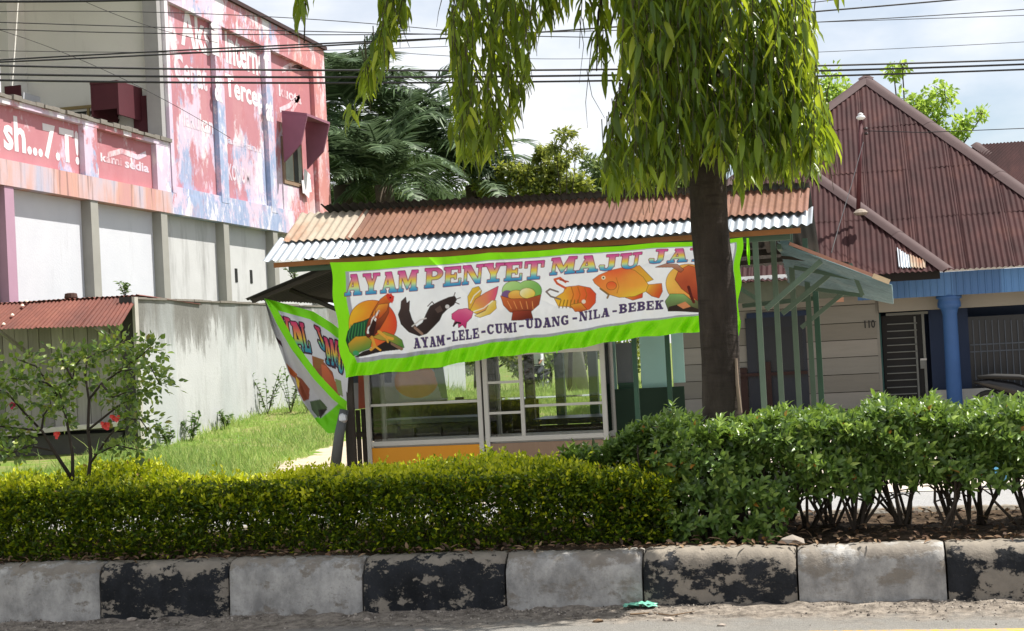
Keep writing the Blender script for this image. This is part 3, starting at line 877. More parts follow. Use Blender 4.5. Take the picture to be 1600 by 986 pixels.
def post(px, py, Y, r=.03, mat=GRN[0], top=2.3, name='post'):
    p = at(px, py, Y=Y)
    return box(name, mat, st, p.x - r, p.x + r, Y - r, Y + r, gz(p.x, Y) - .02, top)
post(549, 650, 14.75, .03, DWOOD, 2.27)
post(994, 600, 14.85, .022, GRN[2], 2.27); post(1046, 600, 15.4, .022, GRN[2], 2.5)
post(1190, 560, 14.75, .026, GRN[0], 2.27); post(1218, 560, 15.6, .026, GRN[0], 2.6); post(1245, 560, 16.2, .027, GRN[0], 2.5)
post(1268, 560, 16.9, .027, GRN[1], 2.4); post(1280, 560, 17.5, .03, GRN[2], 2.3)
post(876, 610, 17.5, .05, GRN[2], 2.28); post(928, 600, 17.5, .05, GRN[2], 2.28); post(768, 600, 17.5, .05, DWOOD, 2.28); post(600, 600, 17.5, .04, DWOOD, 2.28); post(830, 640, 17.55, .05, DWOOD, 2.28)
def strut(name, p, q, w, mat, Y0, Y1=None): return MB().bar(at(*p, Y=Y0), at(*q, Y=Y1 or Y0), w, w).build(name, mat, st)
strut('brace', (1197, 483), (1283, 408), .05, GRN[0], 15.0); strut('brace', (1222, 490), (1295, 430), .05, GRN[0], 15.8); strut('brace', (1252, 512), (1320, 456), .045, GRN[0], 16.9)
strut('brace', (1187, 470), (1140, 440), .04, GRN[1], 15.3)
strut('rail', (1160, 478), (1275, 466), .05, GRN[1], 17.6); strut('rail', (1150, 412), (1262, 402), .05, DWOOD, 17.5)
# right-hand flap, propped open; seen from below
fl = box('side_flap_frame', GRN[1], st, -.74, -.70, 15.0, 17.3, 2.20, 2.25)
FA, FB, FC, FD = (-.72, 14.95, 2.265), (.29, 14.95, 1.80), tuple(at(1396, 474, Y=17.3)), tuple(at(1232, 442, Y=17.3))
for i in range(3):
    a, c = i / 3 - .01, (i + 1) / 3 + .01
    corr('flap_sheet', lerp(FA, FD, a), lerp(FA, FD, c), lerp(FB, FC, c), lerp(FB, FC, a), 9, .011, TEALU, st, jag=.006, per=8)
MB().bar((-.62, 14.93, 2.245), (.12, 14.93, 1.90), .035, .03).build('flap_edge', plain('rusted_edge', srgb('a87a68'), .8, .3, 10), st)
MB().bar((.122, 14.93, 1.899), (.27, 14.93, 1.83), .04, .045).build('flap_edge', plain('bleached_edge', srgb('cdb492'), .8, .3, 10), st)
MB().bar((-.70, 14.94, 2.275), (-.623, 14.93, 2.246), .05, .04).build('flap_edge', TEALU, st)
strut('flap_brace', (1328, 412), (1348, 462), .04, GRN[0], 15.6); strut('flap_brace', (1240, 418), (1340, 436), .04, GRN[1], 15.7); strut('flap_brace', (1262, 450), (1348, 462), .04, GRN[1], 16.2); strut('flap_brace', (1220, 402), (1326, 412), .03, DWOOD, 15.5)
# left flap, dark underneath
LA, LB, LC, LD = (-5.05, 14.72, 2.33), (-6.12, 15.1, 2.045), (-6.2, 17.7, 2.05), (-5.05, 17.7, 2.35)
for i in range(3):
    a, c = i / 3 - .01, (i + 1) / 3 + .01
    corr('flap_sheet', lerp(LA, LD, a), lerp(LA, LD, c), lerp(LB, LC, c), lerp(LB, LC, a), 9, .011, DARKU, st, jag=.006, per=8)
MB().bar((-5.05, 14.75, 2.28), (-6.05, 15.12, 2.02), .04, .035).build('flap_edge', DWOOD, st)
MB().bar((-5.1, 16.2, 1.9), (-5.85, 16.2, 2.08), .04, .035).build('flap_brace', DWOOD, st)
MB().bar((-5.02, 14.9, 1.85), (-5.7, 15.3, 2.12), .04, .035).build('flap_brace', DWOOD, st)
# inner partitions: right-hand boards, low slatted back
pxbox('board', TEAL, st, 1000, 500, 1047, 606, 15.62); pxbox('board', TEAL, st, 1050, 500, 1068, 598, 15.62)
pxbox('board', DGRN, st, 955, 606, 1072, 720, 15.55); pxbox('board', plain('grey_sheet', srgb('5f6567'), .5, .1), st, 963, 536, 988, 600, 15.66)
pxbox('board', GRN[2], st, 966, 598, 992, 614, 15.64); pxbox('board', plain('pale_blue_sheet', srgb('9fc0c8'), .5, .1), st, 949, 562, 956, 616, 15.7); pxbox('board', TEAL, st, 957, 520, 962, 612, 15.72)
pxbox('board', DWOOD, st, 947, 505, 956, 560, 15.7)
for x in np.arange(584, 838, 13): pxbox('slat', DWOOD, st, x, 622 + rng.uniform(-3, 3), x + 13.2, 740, 17.6 + .006 * (int(x) % 2), .02)
pxbox('rail', DWOOD, st, 580, 660, 838, 668, 17.57, .025)
for x in np.arange(541, 576, 8.5): pxbox('slat', DWOOD, st, x, 640 + rng.uniform(-4, 4), x + 6.5, 760, 15.25, .02)
pxbox('rail', DWOOD, st, 540, 675, 577, 683, 15.22, .025)
lb = MB().tube([at(522, 745, Y=14.62), at(530, 680, Y=14.62), at(538, 640, Y=14.64)], [.055, .05, .045], 10); lb.build('wrapped_post', plain('grey_tarpaulin', srgb('4a4c4c'), .5, .3, 8), st, smooth=True)
tb = thing('table', at(885, 700, Y=16.6), 'long dark table inside the stall behind the glass cabinets', 'table')
pxbox('table_top', plain('black_oilcloth', (.012, .013, .012), .35), tb, 832, 653, 950, 662, 16.3, .7)
pxbox('apron', DWOOD, tb, 836, 663, 946, 684, 16.32, .03)
for x, Y in ((838, 16.32), (943, 16.32), (838, 16.95), (943, 16.95)):
    p = at(x, 690, Y=Y); box('leg', DWOOD, tb, p.x - .025, p.x + .025, Y - .02, Y + .03, 0, at(x, 663, Y=Y).z)
bk = thing('storage_cupboard', at(660, 700, Y=16.9), 'low dark cupboard behind the left glass cabinet', 'cupboard')
pxbox('body', plain('dark_cupboard', srgb('33332f'), .6, .2), bk, 592, 662, 752, 760, 16.6, .5); pxbox('top', plain('teal_top', srgb('46524e'), .5), bk, 588, 654, 756, 661, 16.57, .56)
for x in (630, 672, 714): pxbox('door', plain('door_dark.%d' % x, srgb('3d3c37'), .6), bk, x - 19, 668, x + 19, 745, 16.575, .02)

# ------------------------------------------------------------------ glass cabinets
ALU = plain('white_aluminium', srgb('bcb9b2'), .45, .06, 4, metal=.1, bump=0)
def glass_mat():
    m = M('display_glass')
    tr = m.n('ShaderNodeBsdfTransparent'); tr.inputs['Color'].default_value = (.96, .975, .97, 1)
    gl = m.n('ShaderNodeBsdfGlossy'); gl.inputs['Roughness'].default_value = .015
    fr = m.n('ShaderNodeFresnel'); fr.inputs['IOR'].default_value = 1.5
    mx_ = m.n('ShaderNodeMixShader')
    m.l(fr.outputs['Fac'], mx_.inputs['Fac']); m.l(tr.outputs['BSDF'], mx_.inputs[1]); m.l(gl.outputs['BSDF'], mx_.inputs[2])
    m.l(mx_.outputs['Shader'], m.o.inputs['Surface'])
    return m.m
GLS = glass_mat()
def cabinet(label, x0, x1, panel, divs, Yf=15.0, D=.55, top=1.46):
    c = thing('display_cabinet', ((x0 + x1) / 2, Yf + D / 2, 0), label, 'display cabinet', 'glass display cabinets in the stall')
    w = .022
    zs = .50
    box('base_panel', panel, c, x0 + .045, x1 - .045, Yf + .012, Yf + .03, .06, zs - .02)
    box('base_panel', panel, c, x0 + .045, x1 - .045, Yf + D - .03, Yf + D - .012, .06, zs - .02)
    box('side_panel', panel, c, x0 + .012, x0 + .025, Yf + .046, Yf + D - .046, .06, zs - .02); box('side_panel', panel, c, x1 - .025, x1 - .012, Yf + .046, Yf + D - .046, .06, zs - .02)
    box('counter', ALU, c, x0 + .046, x1 - .046, Yf + .046, Yf + D - .046, zs - .02, zs + .004)
    for x in (x0, x1 - .044):
        for y in (Yf, Yf + D - .044): box('upright', ALU, c, x, x + .044, y, y + .044, 0, top)
    for z in (zs, top - .045):
        for y in (Yf + .002, Yf + D - .042): box('rail', ALU, c, x0 + .045, x1 - .045, y, y + .04, z, z + .044)
    for x in (x0 + .002, x1 - .042): box('rail', ALU, c, x, x + .04, Yf + .045, Yf + D - .045, top - .045, top - .001)
    box('top_board', ALU, c, x0 - .01, x1 + .01, Yf - .02, Yf + D + .02, top + .001, top + .03)
    box('header', plain('white_header', srgb('cbc7bf'), .6, .05, 3, bump=0) if 'white_header' not in bpy.data.materials else bpy.data.materials['white_header'], c, x0 + .045, x1 - .045, Yf + .008, Yf + .028, 1.335, top - .046)
    for kind, a in divs:
        if kind == 'v': box('mullion', ALU, c, a - w * .8, a + w * .8, Yf + .004, Yf + .034, zs + .045, 1.334)
        else: box('glazing_bar', ALU, c, a[0], a[1], Yf + .006, Yf + .03, a[2] - w * .55, a[2] + w * .55)
    xs_ = sorted([x0 + .044] + [a for k, a in divs if k == 'v'] + [x1 - .044])
    for a, d in zip(xs_[:-1], xs_[1:]): box('pane', GLS, c, a + .001, d - .001, Yf + .036, Yf + .040, zs + .044, 1.335)
    box('pane', GLS, c, x0 + .045, x1 - .045, Yf + D - .03, Yf + D - .026, zs + .044, top - .046)
    for x in (x0 + .018, x1 - .022): box('pane', GLS, c, x, x + .004, Yf + .045, Yf + D - .045, zs + .044, top - .046)
    box('shelf', GLS, c, x0 + .05, x1 - .05, Yf + .06, Yf + D - .06, .90, .906)
    return c
OR = plain('orange_panel', srgb('d99012'), .45, .06, 3, bump=0)
WV = plain('woodgrain_panel', srgb('8f7560'), .6, .18, 3, vs=(9, 9, .6), bump=0)
cabinet('glass display cabinet with plain orange base panel, on the left', -4.87, -3.675, OR, [('h', (-4.82, -3.72, .905))])
zz = lambda px, py: at(px, py, Y=15.0).z
xv = at(815, 620, Y=15).x
cabinet('glass display cabinet with wood-grain base panel and small side panes, on the right', -3.655, -2.44, WV,
        [('v', xv), ('h', (-3.61, xv - .019, zz(790, 597))), ('h', (-3.61, xv - .019, zz(790, 645))), ('h', (xv + .019, -2.485, zz(880, 632)))])

# ------------------------------------------------------------------ printed banners
def inpoly(X, Y, P):
    r = np.zeros(X.shape, bool)
    n = len(P); j = n - 1
    for i in range(n):
        xi, yi = P[i]; xj, yj = P[j]
        if yi != yj: r ^= ((yi > Y) != (yj > Y)) & (X < (xj - xi) * (Y - yi) / (yj - yi) + xi)
        j = i
    return r
def R_(x0, y0, x1, y1): return [(x0, y0), (x1, y0), (x1, y1), (x0, y1)]
def arc(cx, cy, rx, ry, a0, a1, n=14): return [(cx + rx * math.cos(rad(a0 + (a1 - a0) * k / n)), cy + ry * math.sin(rad(a0 + (a1 - a0) * k / n))) for k in range(n + 1)]
s_ = .14
GL = {
 'A': ([[(.10, 0), (.24, 0), (.56, 1), (.42, 1)], [(.38, 1), (.66, 1), (.94, 0), (.62, 0)], R_(.27, .26, .74, .40), R_(0, 0, .36, s_), R_(.52, 0, 1, s_), R_(.30, 1 - s_, .62, 1)], []),
 'Y': ([[(.06, 1), (.38, 1), (.63, .42), (.38, .38)], [(.70, 1), (.86, 1), (.62, .38), (.48, .46)], R_(.36, 0, .63, .5), R_(.2, 0, .8, s_), R_(0, 1 - s_, .46, 1), R_(.6, 1 - s_, 1, 1)], []),
 'M': ([R_(.07, 0, .19, 1), R_(.68, 0, .92, 1), [(.05, 1), (.32, 1), (.55, .3), (.46, .08)], [(.70, 1), (.86, 1), (.5, .1), (.46, .32)], R_(0, 0, .28, s_), R_(.6, 0, 1, s_), R_(0, 1 - s_, .26, 1), R_(.72, 1 - s_, 1, 1)], []),
 'P': ([R_(.1, 0, .38, 1), R_(0, 0, .52, s_), R_(0, 1 - s_, .6, 1), [(.3, .40)] + arc(.56, .70, .42, .30, -90, 90) + [(.3, 1)]], [[(.38, .54)] + arc(.52, .70, .20, .16, -90, 90) + [(.38, .86)]]),
 'E': ([R_(.1, 0, .38, 1), R_(0, 1 - s_, .92, 1), R_(0, 0, .96, s_), R_(.3, .43, .7, .57), R_(.8, .66, .92, 1), R_(.84, 0, .96, .36), R_(.6, .34, .7, .66)], []),
 'N': ([R_(.08, 0, .20, 1), R_(.78, 0, .90, 1), [(.05, 1), (.36, 1), (.90, 0), (.66, 0)], R_(0, 0, .30, s_), R_(0, 1 - s_, .3, 1), R_(.66, 1 - s_, 1, 1)], []),
 'T': ([R_(.36, 0, .64, 1), R_(.04, 1 - s_, .96, 1), R_(.04, .64, .16, 1), R_(.84, .64, .96, 1), R_(.2, 0, .8, s_)], []),
 'J': ([R_(.5, .22, .78, 1), R_(.34, 1 - s_, .96, 1), [(.0, .32), (.08, .07), (.34, 0), (.64, .03), (.78, .25), (.5, .25), (.42, .13), (.28, .15), (.27, .36), (.04, .38)]], []),
 'U': ([R_(.1, .28, .38, 1), R_(.70, .28, .84, 1), [(.1, .3)] + arc(.47, .3, .37, .30, 180, 360) + [(.84, .3)], R_(0, 1 - s_, .5, 1), R_(.58, 1 - s_, .98, 1)], [[(.38, .32)] + arc(.54, .3, .16, .16, 180, 360) + [(.70, .32)]]),
 'L': ([R_(.12, 0, .40, 1), R_(0, 1 - s_, .54, 1), R_(0, 0, .94, s_), R_(.82, 0, .94, .38)], []),
 'C': ([[(.9, .70)] + [(.9, .98), (.8, .98), (.76, .90)] + arc(.5, .5, .48, .5, 70, 290) + [(.92, .24), (.82, .30)] + arc(.52, .5, .22, .36, 300, 60)[::1] + [(.78, .68)]], []),
 'I': ([R_(.28, 0, .72, 1), R_(.08, 0, .92, s_), R_(.08, 1 - s_, .92, 1)], []),
 'D': ([R_(0, 0, .5, s_), R_(0, 1 - s_, .5, 1), [(.1, 0)] + arc(.5, .5, .46, .5, -90, 90) + [(.1, 1)]], [[(.38, .14)] + arc(.46, .5, .22, .36, -90, 90) + [(.38, .86)]]),
 'G': ([[(.9, .70), (.9, .98), (.8, .98), (.76, .90)] + arc(.5, .5, .48, .5, 70, 290) + [(.92, .10), (.92, .46), (.55, .46), (.55, .34), (.68, .34), (.68, .16)] + arc(.52, .5, .22, .36, 300, 60) + [(.78, .68)]], []),
 'B': ([R_(0, 0, .5, s_), R_(0, 1 - s_, .5, 1), [(.1, 0)] + arc(.54, .27, .42, .27, -90, 90) + arc(.52, .76, .38, .24, -90, 90) + [(.1, 1)]], [[(.38, .14)] + arc(.5, .28, .18, .13, -90, 90) + [(.38, .42)], [(.38, .60)] + arc(.5, .73, .16, .12, -90, 90) + [(.38, .86)]]),
 'K': ([R_(.1, 0, .36, 1), R_(0, 0, .46, s_), R_(0, 1 - s_, .46, 1), [(.70, 1), (.84, 1), (.42, .44), (.32, .48)], [(.40, .58), (.62, .66), (.94, 0), (.62, 0)], R_(.54, 0, 1, s_), R_(.6, 1 - s_, .96, 1)], []),
 'W': ([[(0, 1), (.3, 1), (.42, .3), (.3, 0)], [(.3, 0), (.42, 0), (.6, .8), (.5, 1)], [(.4, 1), (.66, 1), (.76, .3), (.66, 0)], [(.66, 0), (.76, 0), (1, 1), (.88, 1)]], []),
 '-': ([R_(.2, .36, .8, .54)], []), ' ': ([], [])}
def lin(c):
    c = np.asarray(c, float)
    return np.where(c <= .04045, c / 12.92, ((c + .055) / 1.055) ** 2.4)
class Art:
    """a raster in banner space (u right, v down), drawn at double size"""
    def __init__(s, W, H, q):
        s.W, s.H = W * 2, H * 2
        s.q = q
        u, v = np.meshgrid((np.arange(s.W) + .5) / s.W, (np.arange(s.H) + .5) / s.H)
        s.u, s.v = u, v
        (s.TL, s.TR, s.BL, s.BR) = [np.array(p, float) for p in q]
        P = (s.TL * (1 - u)[..., None] + s.TR * u[..., None]) * (1 - v)[..., None] + (s.BL * (1 - u)[..., None] + s.BR * u[..., None]) * v[..., None]
        s.X, s.Y = P[..., 0], P[..., 1]
        s.c = np.ones((s.H, s.W, 3))
        g = np.random.default_rng(5)
        s.nz = s.smooth(g, 60)
    def smooth(s, g, k):
        a = g.random((s.H // k + 3, s.W // k + 3))
        yi = np.linspace(0, a.shape[0] - 2.01, s.H); xi = np.linspace(0, a.shape[1] - 2.01, s.W)
        y0, x0 = yi.astype(int), xi.astype(int); fy, fx = (yi - y0)[:, None], (xi - x0)[None]
        return (a[y0][:, x0] * (1 - fy) + a[y0 + 1][:, x0] * fy) * (1 - fx) + (a[y0][:, x0 + 1] * (1 - fy) + a[y0 + 1][:, x0 + 1] * fy) * fx
    def fill(s, mask, col): s.c[mask] = col
    def grad(s, mask, a, b, ang=90):
        if not mask.any(): return
        t = s.X * math.cos(rad(ang)) + s.Y * math.sin(rad(ang))
        tt = t[mask]; lo, hi = tt.min(), tt.max()
        k = ((tt - lo) / (hi - lo + 1e-6) + (s.nz[mask] - .5) * .35).clip(0, 1)[:, None]
        s.c[s.dil(mask, 2) & ~mask] = np.array(b) * .45 + np.array(a) * .1
        s.c[mask] = np.array(a) * (1 - k) + np.array(b) * k
    def poly(s, P): return inpoly(s.X, s.Y, P)
    def ell(s, cx, cy, rx, ry): return ((s.X - cx) / rx) ** 2 + ((s.Y - cy) / ry) ** 2 < 1
    def line(s, P, r):
        m = np.zeros(s.X.shape, bool)
        for (ax_, ay), (bx, by) in zip(P[:-1], P[1:]):
            dx, dy = bx - ax_, by - ay
            t = (((s.X - ax_) * dx + (s.Y - ay) * dy) / (dx * dx + dy * dy + 1e-9)).clip(0, 1)
            m |= (s.X - ax_ - t * dx) ** 2 + (s.Y - ay - t * dy) ** 2 < r * r
        return m
    def dil(s, m, r):
        o = m.copy()
        for dy in range(-r, r + 1):
            for dx in range(-r, r + 1):
                if dx * dx + dy * dy <= r * r + 1: o |= np.roll(np.roll(m, dy, 0), dx, 1)
        return o
    def glyph(s, ch, u0, u1, v0, v1, sl=0.):
        m = np.zeros(s.u.shape, bool)
        i0, i1 = max(0, int((u0 - .02) * s.W)), min(s.W, int((u1 + .02) * s.W))
        gy = (v1 - s.v[:, i0:i1]) / (v1 - v0)
        gx = (s.u[:, i0:i1] - u0) / (u1 - u0) - sl * (gy - .5)
        pos, neg = GL[ch]
        k = m[:, i0:i1]
        for P in pos: k |= inpoly(gx, gy, P)
        for P in neg: k &= ~inpoly(gx, gy, P)
        return m
    def done(s):
        c = lin(s.c.clip(0, 1))
        return (c[0::2, 0::2] + c[1::2, 0::2] + c[0::2, 1::2] + c[1::2, 1::2]) / 4
def hx(h): return tuple(int(h[i:i + 2], 16) / 255 for i in (0, 2, 4))
Q = ((515, 410), (1160, 371), (539, 592), (1154, 508))
NW, NH = 920, 250
art = Art(NW, NH, Q)
GREEN = hx('8fe80c')
art.c[:] = GREEN
bu0, bu1 = .034, .984
bv0 = .088 - .04 * art.u; bv1 = .888 - .075 * art.u
inner = (art.u > bu0) & (art.u < bu1) & (art.v > bv0) & (art.v < bv1)
art.fill(inner, hx('a9a9b4'))
inner2 = (art.u > bu0 + .010) & (art.u < bu1 - .004) & (art.v > bv0 + .008) & (art.v < bv1 - .04 * (1 - art.u * .6))
art.fill(inner2, hx('fbfbfc'))
z5 = lambda P: [(400 + a / 3.522, 300 + c / 3.522) for a, c in P]
z6 = lambda P: [(800 + a / 3.522, 300 + c / 3.522) for a, c in P]
def c5(x, y, rx, ry): return art.ell(400 + x / 3.522, 300 + y / 3.522, rx / 3.522, ry / 3.522)
def c6(x, y, rx, ry): return art.ell(800 + x / 3.522, 300 + y / 3.522, rx / 3.522, ry / 3.522)
# rooster before an orange sun
art.grad(c5(655, 725, 138, 128), hx('f0b428'), hx('e0452a'), 10)
art.grad(art.poly(z5([(515, 770), (545, 728), (600, 712), (650, 690), (640, 740), (618, 790), (600, 830), (560, 850), (525, 870), (508, 820)])), hx('1d5a3a'), hx('0c2a1c'), 80)
for k in range(6): art.fill(art.line(z5([(530 + k * 15, 735 - k * 3), (520 + k * 17, 800), (535 + k * 14, 850)]), .7), hx('3d8a4a'))
art.grad(art.poly(z5([(520, 840), (560, 800), (620, 795), (650, 820), (640, 860), (590, 880), (545, 905), (525, 880)])), hx('d59a2c'), hx('3f8a3a'), 70)
art.grad(art.poly(z5([(612, 770), (625, 715), (660, 650), (700, 590), (735, 565), (765, 572), (770, 595), (748, 612), (745, 660), (722, 705), (690, 760), (655, 800), (625, 800)])), hx('e2722a'), hx('5a2016'), 75)
art.grad(art.poly(z5([(640, 690), (690, 620), (745, 612), (735, 650), (700, 690), (655, 720)])), hx('f0a83a'), hx('c0481e'), 60)
art.fill(art.poly(z5([(730, 566), (742, 555), (752, 560), (764, 556), (770, 568), (780, 572), (776, 596), (766, 612), (755, 600), (742, 590)])), hx('d5382a'))
art.fill(c5(757, 580, 5, 5), hx('201010'))
art.fill(art.line(z5([(690, 655), (672, 680), (650, 700), (640, 760)]), 1.3), hx('f2e8e0')); art.fill(art.line(z5([(668, 700), (655, 730), (632, 750), (628, 775)]), 2.0), hx('f5f2ee'))
for x in (655, 672, 690): art.fill(art.line(z5([(x, 655), (x - 6, 690), (x - 10, 700)]), .6), hx('6b1c14'))
art.fill(art.poly(z5([(630, 760), (655, 700), (675, 720), (660, 790), (640, 800)])), hx('33150f'))
art.fill(art.poly(z5([(548, 915), (600, 880), (680, 850), (745, 815), (800, 795), (830, 858), (760, 872), (660, 890), (590, 908)])), hx('241a15'))
art.fill(art.line(z5([(770, 830), (820, 855)]), 3), hx('8a6a50'))
art.grad(art.poly(z5([(655, 800), (720, 770), (790, 790), (825, 810), (835, 850), (760, 820), (700, 815)])), hx('d9a038'), hx('4b8a35'), 30)
art.fill(art.line(z5([(650, 800), (668, 850), (645, 868)]), 2.2), hx('e0a03a')); art.fill(art.line(z5([(668, 850), (700, 872)]), 1.6), hx('e0a03a')); art.fill(art.line(z5([(690, 770), (735, 800), (770, 805)]), 2.4), hx('e6a63c')); art.fill(art.line(z5([(735, 800), (745, 825)]), 1.6), hx('e0a03a'))
art.fill(c5(560, 890, 18, 14), hx('3f9a60'))
# catfish
art.grad(art.poly(z5([(822, 600), (846, 578), (852, 612), (868, 598), (866, 650), (884, 700), (908, 740), (945, 715), (968, 665), (990, 625), (1040, 600), (1095, 578), (1125, 572), (1136, 590), (1122, 618), (1085, 640), (1055, 668), (1040, 700), (1005, 735), (965, 772), (925, 786), (868, 765), (820, 722), (804, 672), (818, 640)])), hx('4c3a36'), hx('2a1d1b'), 60)
art.fill(art.line(z5([(885, 735), (930, 700), (965, 690)]), 1.0), hx('d8d0cc')); art.fill(art.line(z5([(900, 742), (940, 775)]), 2.0), hx('9a7a68'))
art.fill(c5(1085, 628, 12, 11), hx('d8d2d0'))
for P in ([(1120, 575), (1128, 552)], [(1130, 590), (1158, 580)], [(1128, 605), (1152, 615)], [(975, 625), (1000, 600), (1015, 618)]): art.fill(art.line(z5(P), .7), hx('4a3a38'))
art.fill(art.poly(z5([(1015, 640), (1045, 620), (1060, 650), (1030, 662)])), hx('584640'))
# squid
art.grad(art.poly(z5([(1205, 640), (1200, 575), (1225, 530), (1258, 520), (1276, 545), (1262, 590), (1225, 650)])), hx('e9c23a'), hx('dba83a'), 40)
art.grad(art.poly(z5([(1215, 650), (1245, 590), (1300, 555), (1370, 520), (1362, 560), (1345, 610), (1300, 650), (1250, 670)])), hx('e6c83c'), hx('df3f86'), -25)
art.grad(art.poly(z5([(1330, 600), (1356, 598), (1358, 640), (1325, 672), (1270, 690), (1240, 680), (1300, 655)])), hx('efe0a0'), hx('e2b83a'), 40)
for P in ([(1225, 660), (1290, 640), (1340, 600)], [(1215, 610), (1235, 570), (1270, 540)]): art.fill(art.line(z5(P), .8), hx('f7f2e0'))
art.grad(art.poly(z5([(1112, 670), (1150, 645), (1195, 640), (1230, 660), (1220, 690), (1195, 715), (1190, 748), (1172, 728), (1150, 745), (1148, 715), (1118, 735), (1130, 705), (1112, 695)])), hx('e87a9a'), hx('c02a6a'), 100)
art.fill(art.line(z5([(1120, 735), (1135, 715), (1160, 720)]), 1.4), hx('1c0f14'))
# bowl
art.grad(c5(1455, 545, 62, 55) | c5(1540, 540, 68, 55), hx('b8dc8a'), hx('6aa84a'), 60)
art.fill(c5(1420, 570, 32, 30), hx('7a5a8a')); art.grad(c5(1470, 570, 45, 30), hx('f0c860'), hx('e08a3a')); art.grad(c5(1530, 555, 42, 28), hx('f2ecc0'), hx('e8c84a'), 40)
art.grad(art.poly(z5([(1385, 572), (1440, 588), (1530, 585), (1604, 562), (1592, 615), (1545, 656), (1490, 668), (1432, 658), (1398, 622)])), hx('d5713a'), hx('8a3a22'), 60)
for k in range(5): art.fill(art.line(z5([(1420 + k * 34, 600), (1440 + k * 30, 640)]), .6), hx('e89a5a'))
art.grad(art.poly(z5([(1450, 655), (1545, 650), (1556, 690), (1500, 702), (1440, 704)])), hx('a8442c'), hx('6a2518'), 60)
# prawn
art.grad(art.poly(z6([(270, 580), (320, 548), (330, 520), (400, 512), (460, 525), (490, 558), (488, 605), (455, 640), (400, 652), (350, 625), (290, 622)])), hx('ecc93a'), hx('e0442a'), 5)
for x in (360, 395, 430): art.fill(art.line(z6([(x, 518), (x + 12, 560), (x, 600)]), .7), hx('b8641e'))
art.fill(art.line(z6([(330, 525), (285, 500), (270, 478), (300, 470), (330, 492)]), 1.7), hx('d85a2e')); art.fill(art.line(z6([(300, 480), (345, 490)]), 1.0), hx('b03a22'))
art.fill(art.line(z6([(300, 585), (250, 570), (225, 545), (245, 530), (290, 545)]), 1.3), hx('7a6a64'))
for k in range(6): art.fill(art.line(z6([(305 + k * 18, 590), (292 + k * 20, 632)]), .8), hx('8a6a1c'))
art.fill(c6(425, 598, 11, 11), hx('f4e6d0')); art.grad(art.poly(z6([(355, 615), (410, 605), (440, 640), (380, 652)])), hx('e8b03a'), hx('d5682a'))
# tilapia
art.grad(art.poly(z6([(650, 425), (725, 404), (798, 482), (765, 496), (715, 450)])), hx('e8963a'), hx('e2b83a'), 50)
art.grad(art.poly(z6([(765, 512), (842, 503), (846, 545), (828, 582), (790, 572), (755, 545)])), hx('eab43a'), hx('d8522a'), 30)
art.grad(art.poly(z6([(630, 572), (742, 552), (738, 582), (690, 596)])), hx('e8b43a'), hx('d5482a'), 20)
art.grad(art.poly(z6([(476, 480), (508, 456), (570, 430), (640, 414), (700, 432), (745, 470), (772, 512), (758, 548), (700, 574), (620, 580), (560, 562), (512, 522), (486, 500)])), hx('e8683a'), hx('f0cc42'), 65)
art.fill(c6(532, 470, 11, 11), hx('f2e6c0')); art.fill(c6(532, 470, 5, 5), hx('2a1a10')); art.grad(c6(575, 515, 26, 22), hx('e2582e'), hx('ea8a3a'))
art.fill(art.line(z6([(515, 530), (560, 565), (552, 582)]), 1.4), hx('8a6a3a')); art.fill(art.line(z6([(600, 470), (615, 520), (605, 555)]), .6), hx('c87a2a'))
# duck before a sun
art.grad(c6(985, 505, 118, 110), hx('f2c65a'), hx('ea7a3a'), 20)
art.grad(art.poly(z6([(862, 600), (890, 560), (960, 560), (1000, 590), (1130, 590), (1160, 650), (880, 650)])), hx('8ab86a'), hx('4a3a2a'), 80)
art.grad(art.poly(z6([(915, 480), (935, 430), (985, 402), (1030, 415), (1060, 470), (1110, 500), (1120, 560), (1060, 610), (990, 560), (950, 530)])), hx('d86a3a'), hx('8a3020'), 70)
art.grad(art.poly(z6([(812, 414), (868, 394), (925, 396), (960, 425), (945, 440), (900, 412)])), hx('b89a8a'), hx('a85a3a'))
art.fill(art.line(z6([(985, 520), (1000, 570), (1015, 600)]), 2.2), hx('5a1c14')); art.fill(art.poly(z6([(880, 630), (960, 610), (1050, 640), (1160, 630), (1160, 655), (875, 655)])), hx('33241c')); art.fill(art.poly(z6([(925, 620), (970, 600), (1000, 625), (960, 640)])), hx('d88a5a'))
# the words
def uv(px, py):
    u, v = .5, .5
    for _ in range(12):
        xl = Q[0][0] + (Q[2][0] - Q[0][0]) * v; xr = Q[1][0] + (Q[3][0] - Q[1][0]) * v
        u = (px - xl) / (xr - xl)
        yt = Q[0][1] + (Q[1][1] - Q[0][1]) * u; yb = Q[2][1] + (Q[3][1] - Q[2][1]) * u
        v = (py - yt) / (yb - yt)
    return u, v
def words(txt, xa, xb, va, vb, col, widths=None, gap=.05, outline=3, oc=hx('8a2f48'), sl=.12, depth=True):
    ua, ub = uv(xa, 440)[0], uv(xb, 440)[0]
    ws = [(.5 if c == '-' else .5 if c == ' ' else .5 if c == 'I' else 1.18 if c in 'MW' else .9 if c in 'LEPJ' else 1.) for c in txt]
    tot = sum(ws) + gap * (len(txt) - 1)
    u = ua
    M_ = np.zeros(art.u.shape, bool)
    for c, w_ in zip(txt, ws):
        du = w_ / tot * (ub - ua)
        if c != ' ': M_ |= art.glyph(c, u, u + du, va, vb, sl)
        u += du + gap / tot * (ub - ua)
    if outline: art.fill(art.dil(M_, outline), oc)
    if depth: art.fill(np.roll(np.roll(M_, 3, 0), -2, 1) & ~M_, oc)
    if callable(col): art.c[M_] = col(((art.v - va) / (vb - va)).clip(0, 1)[M_])
    else: art.fill(M_, col)
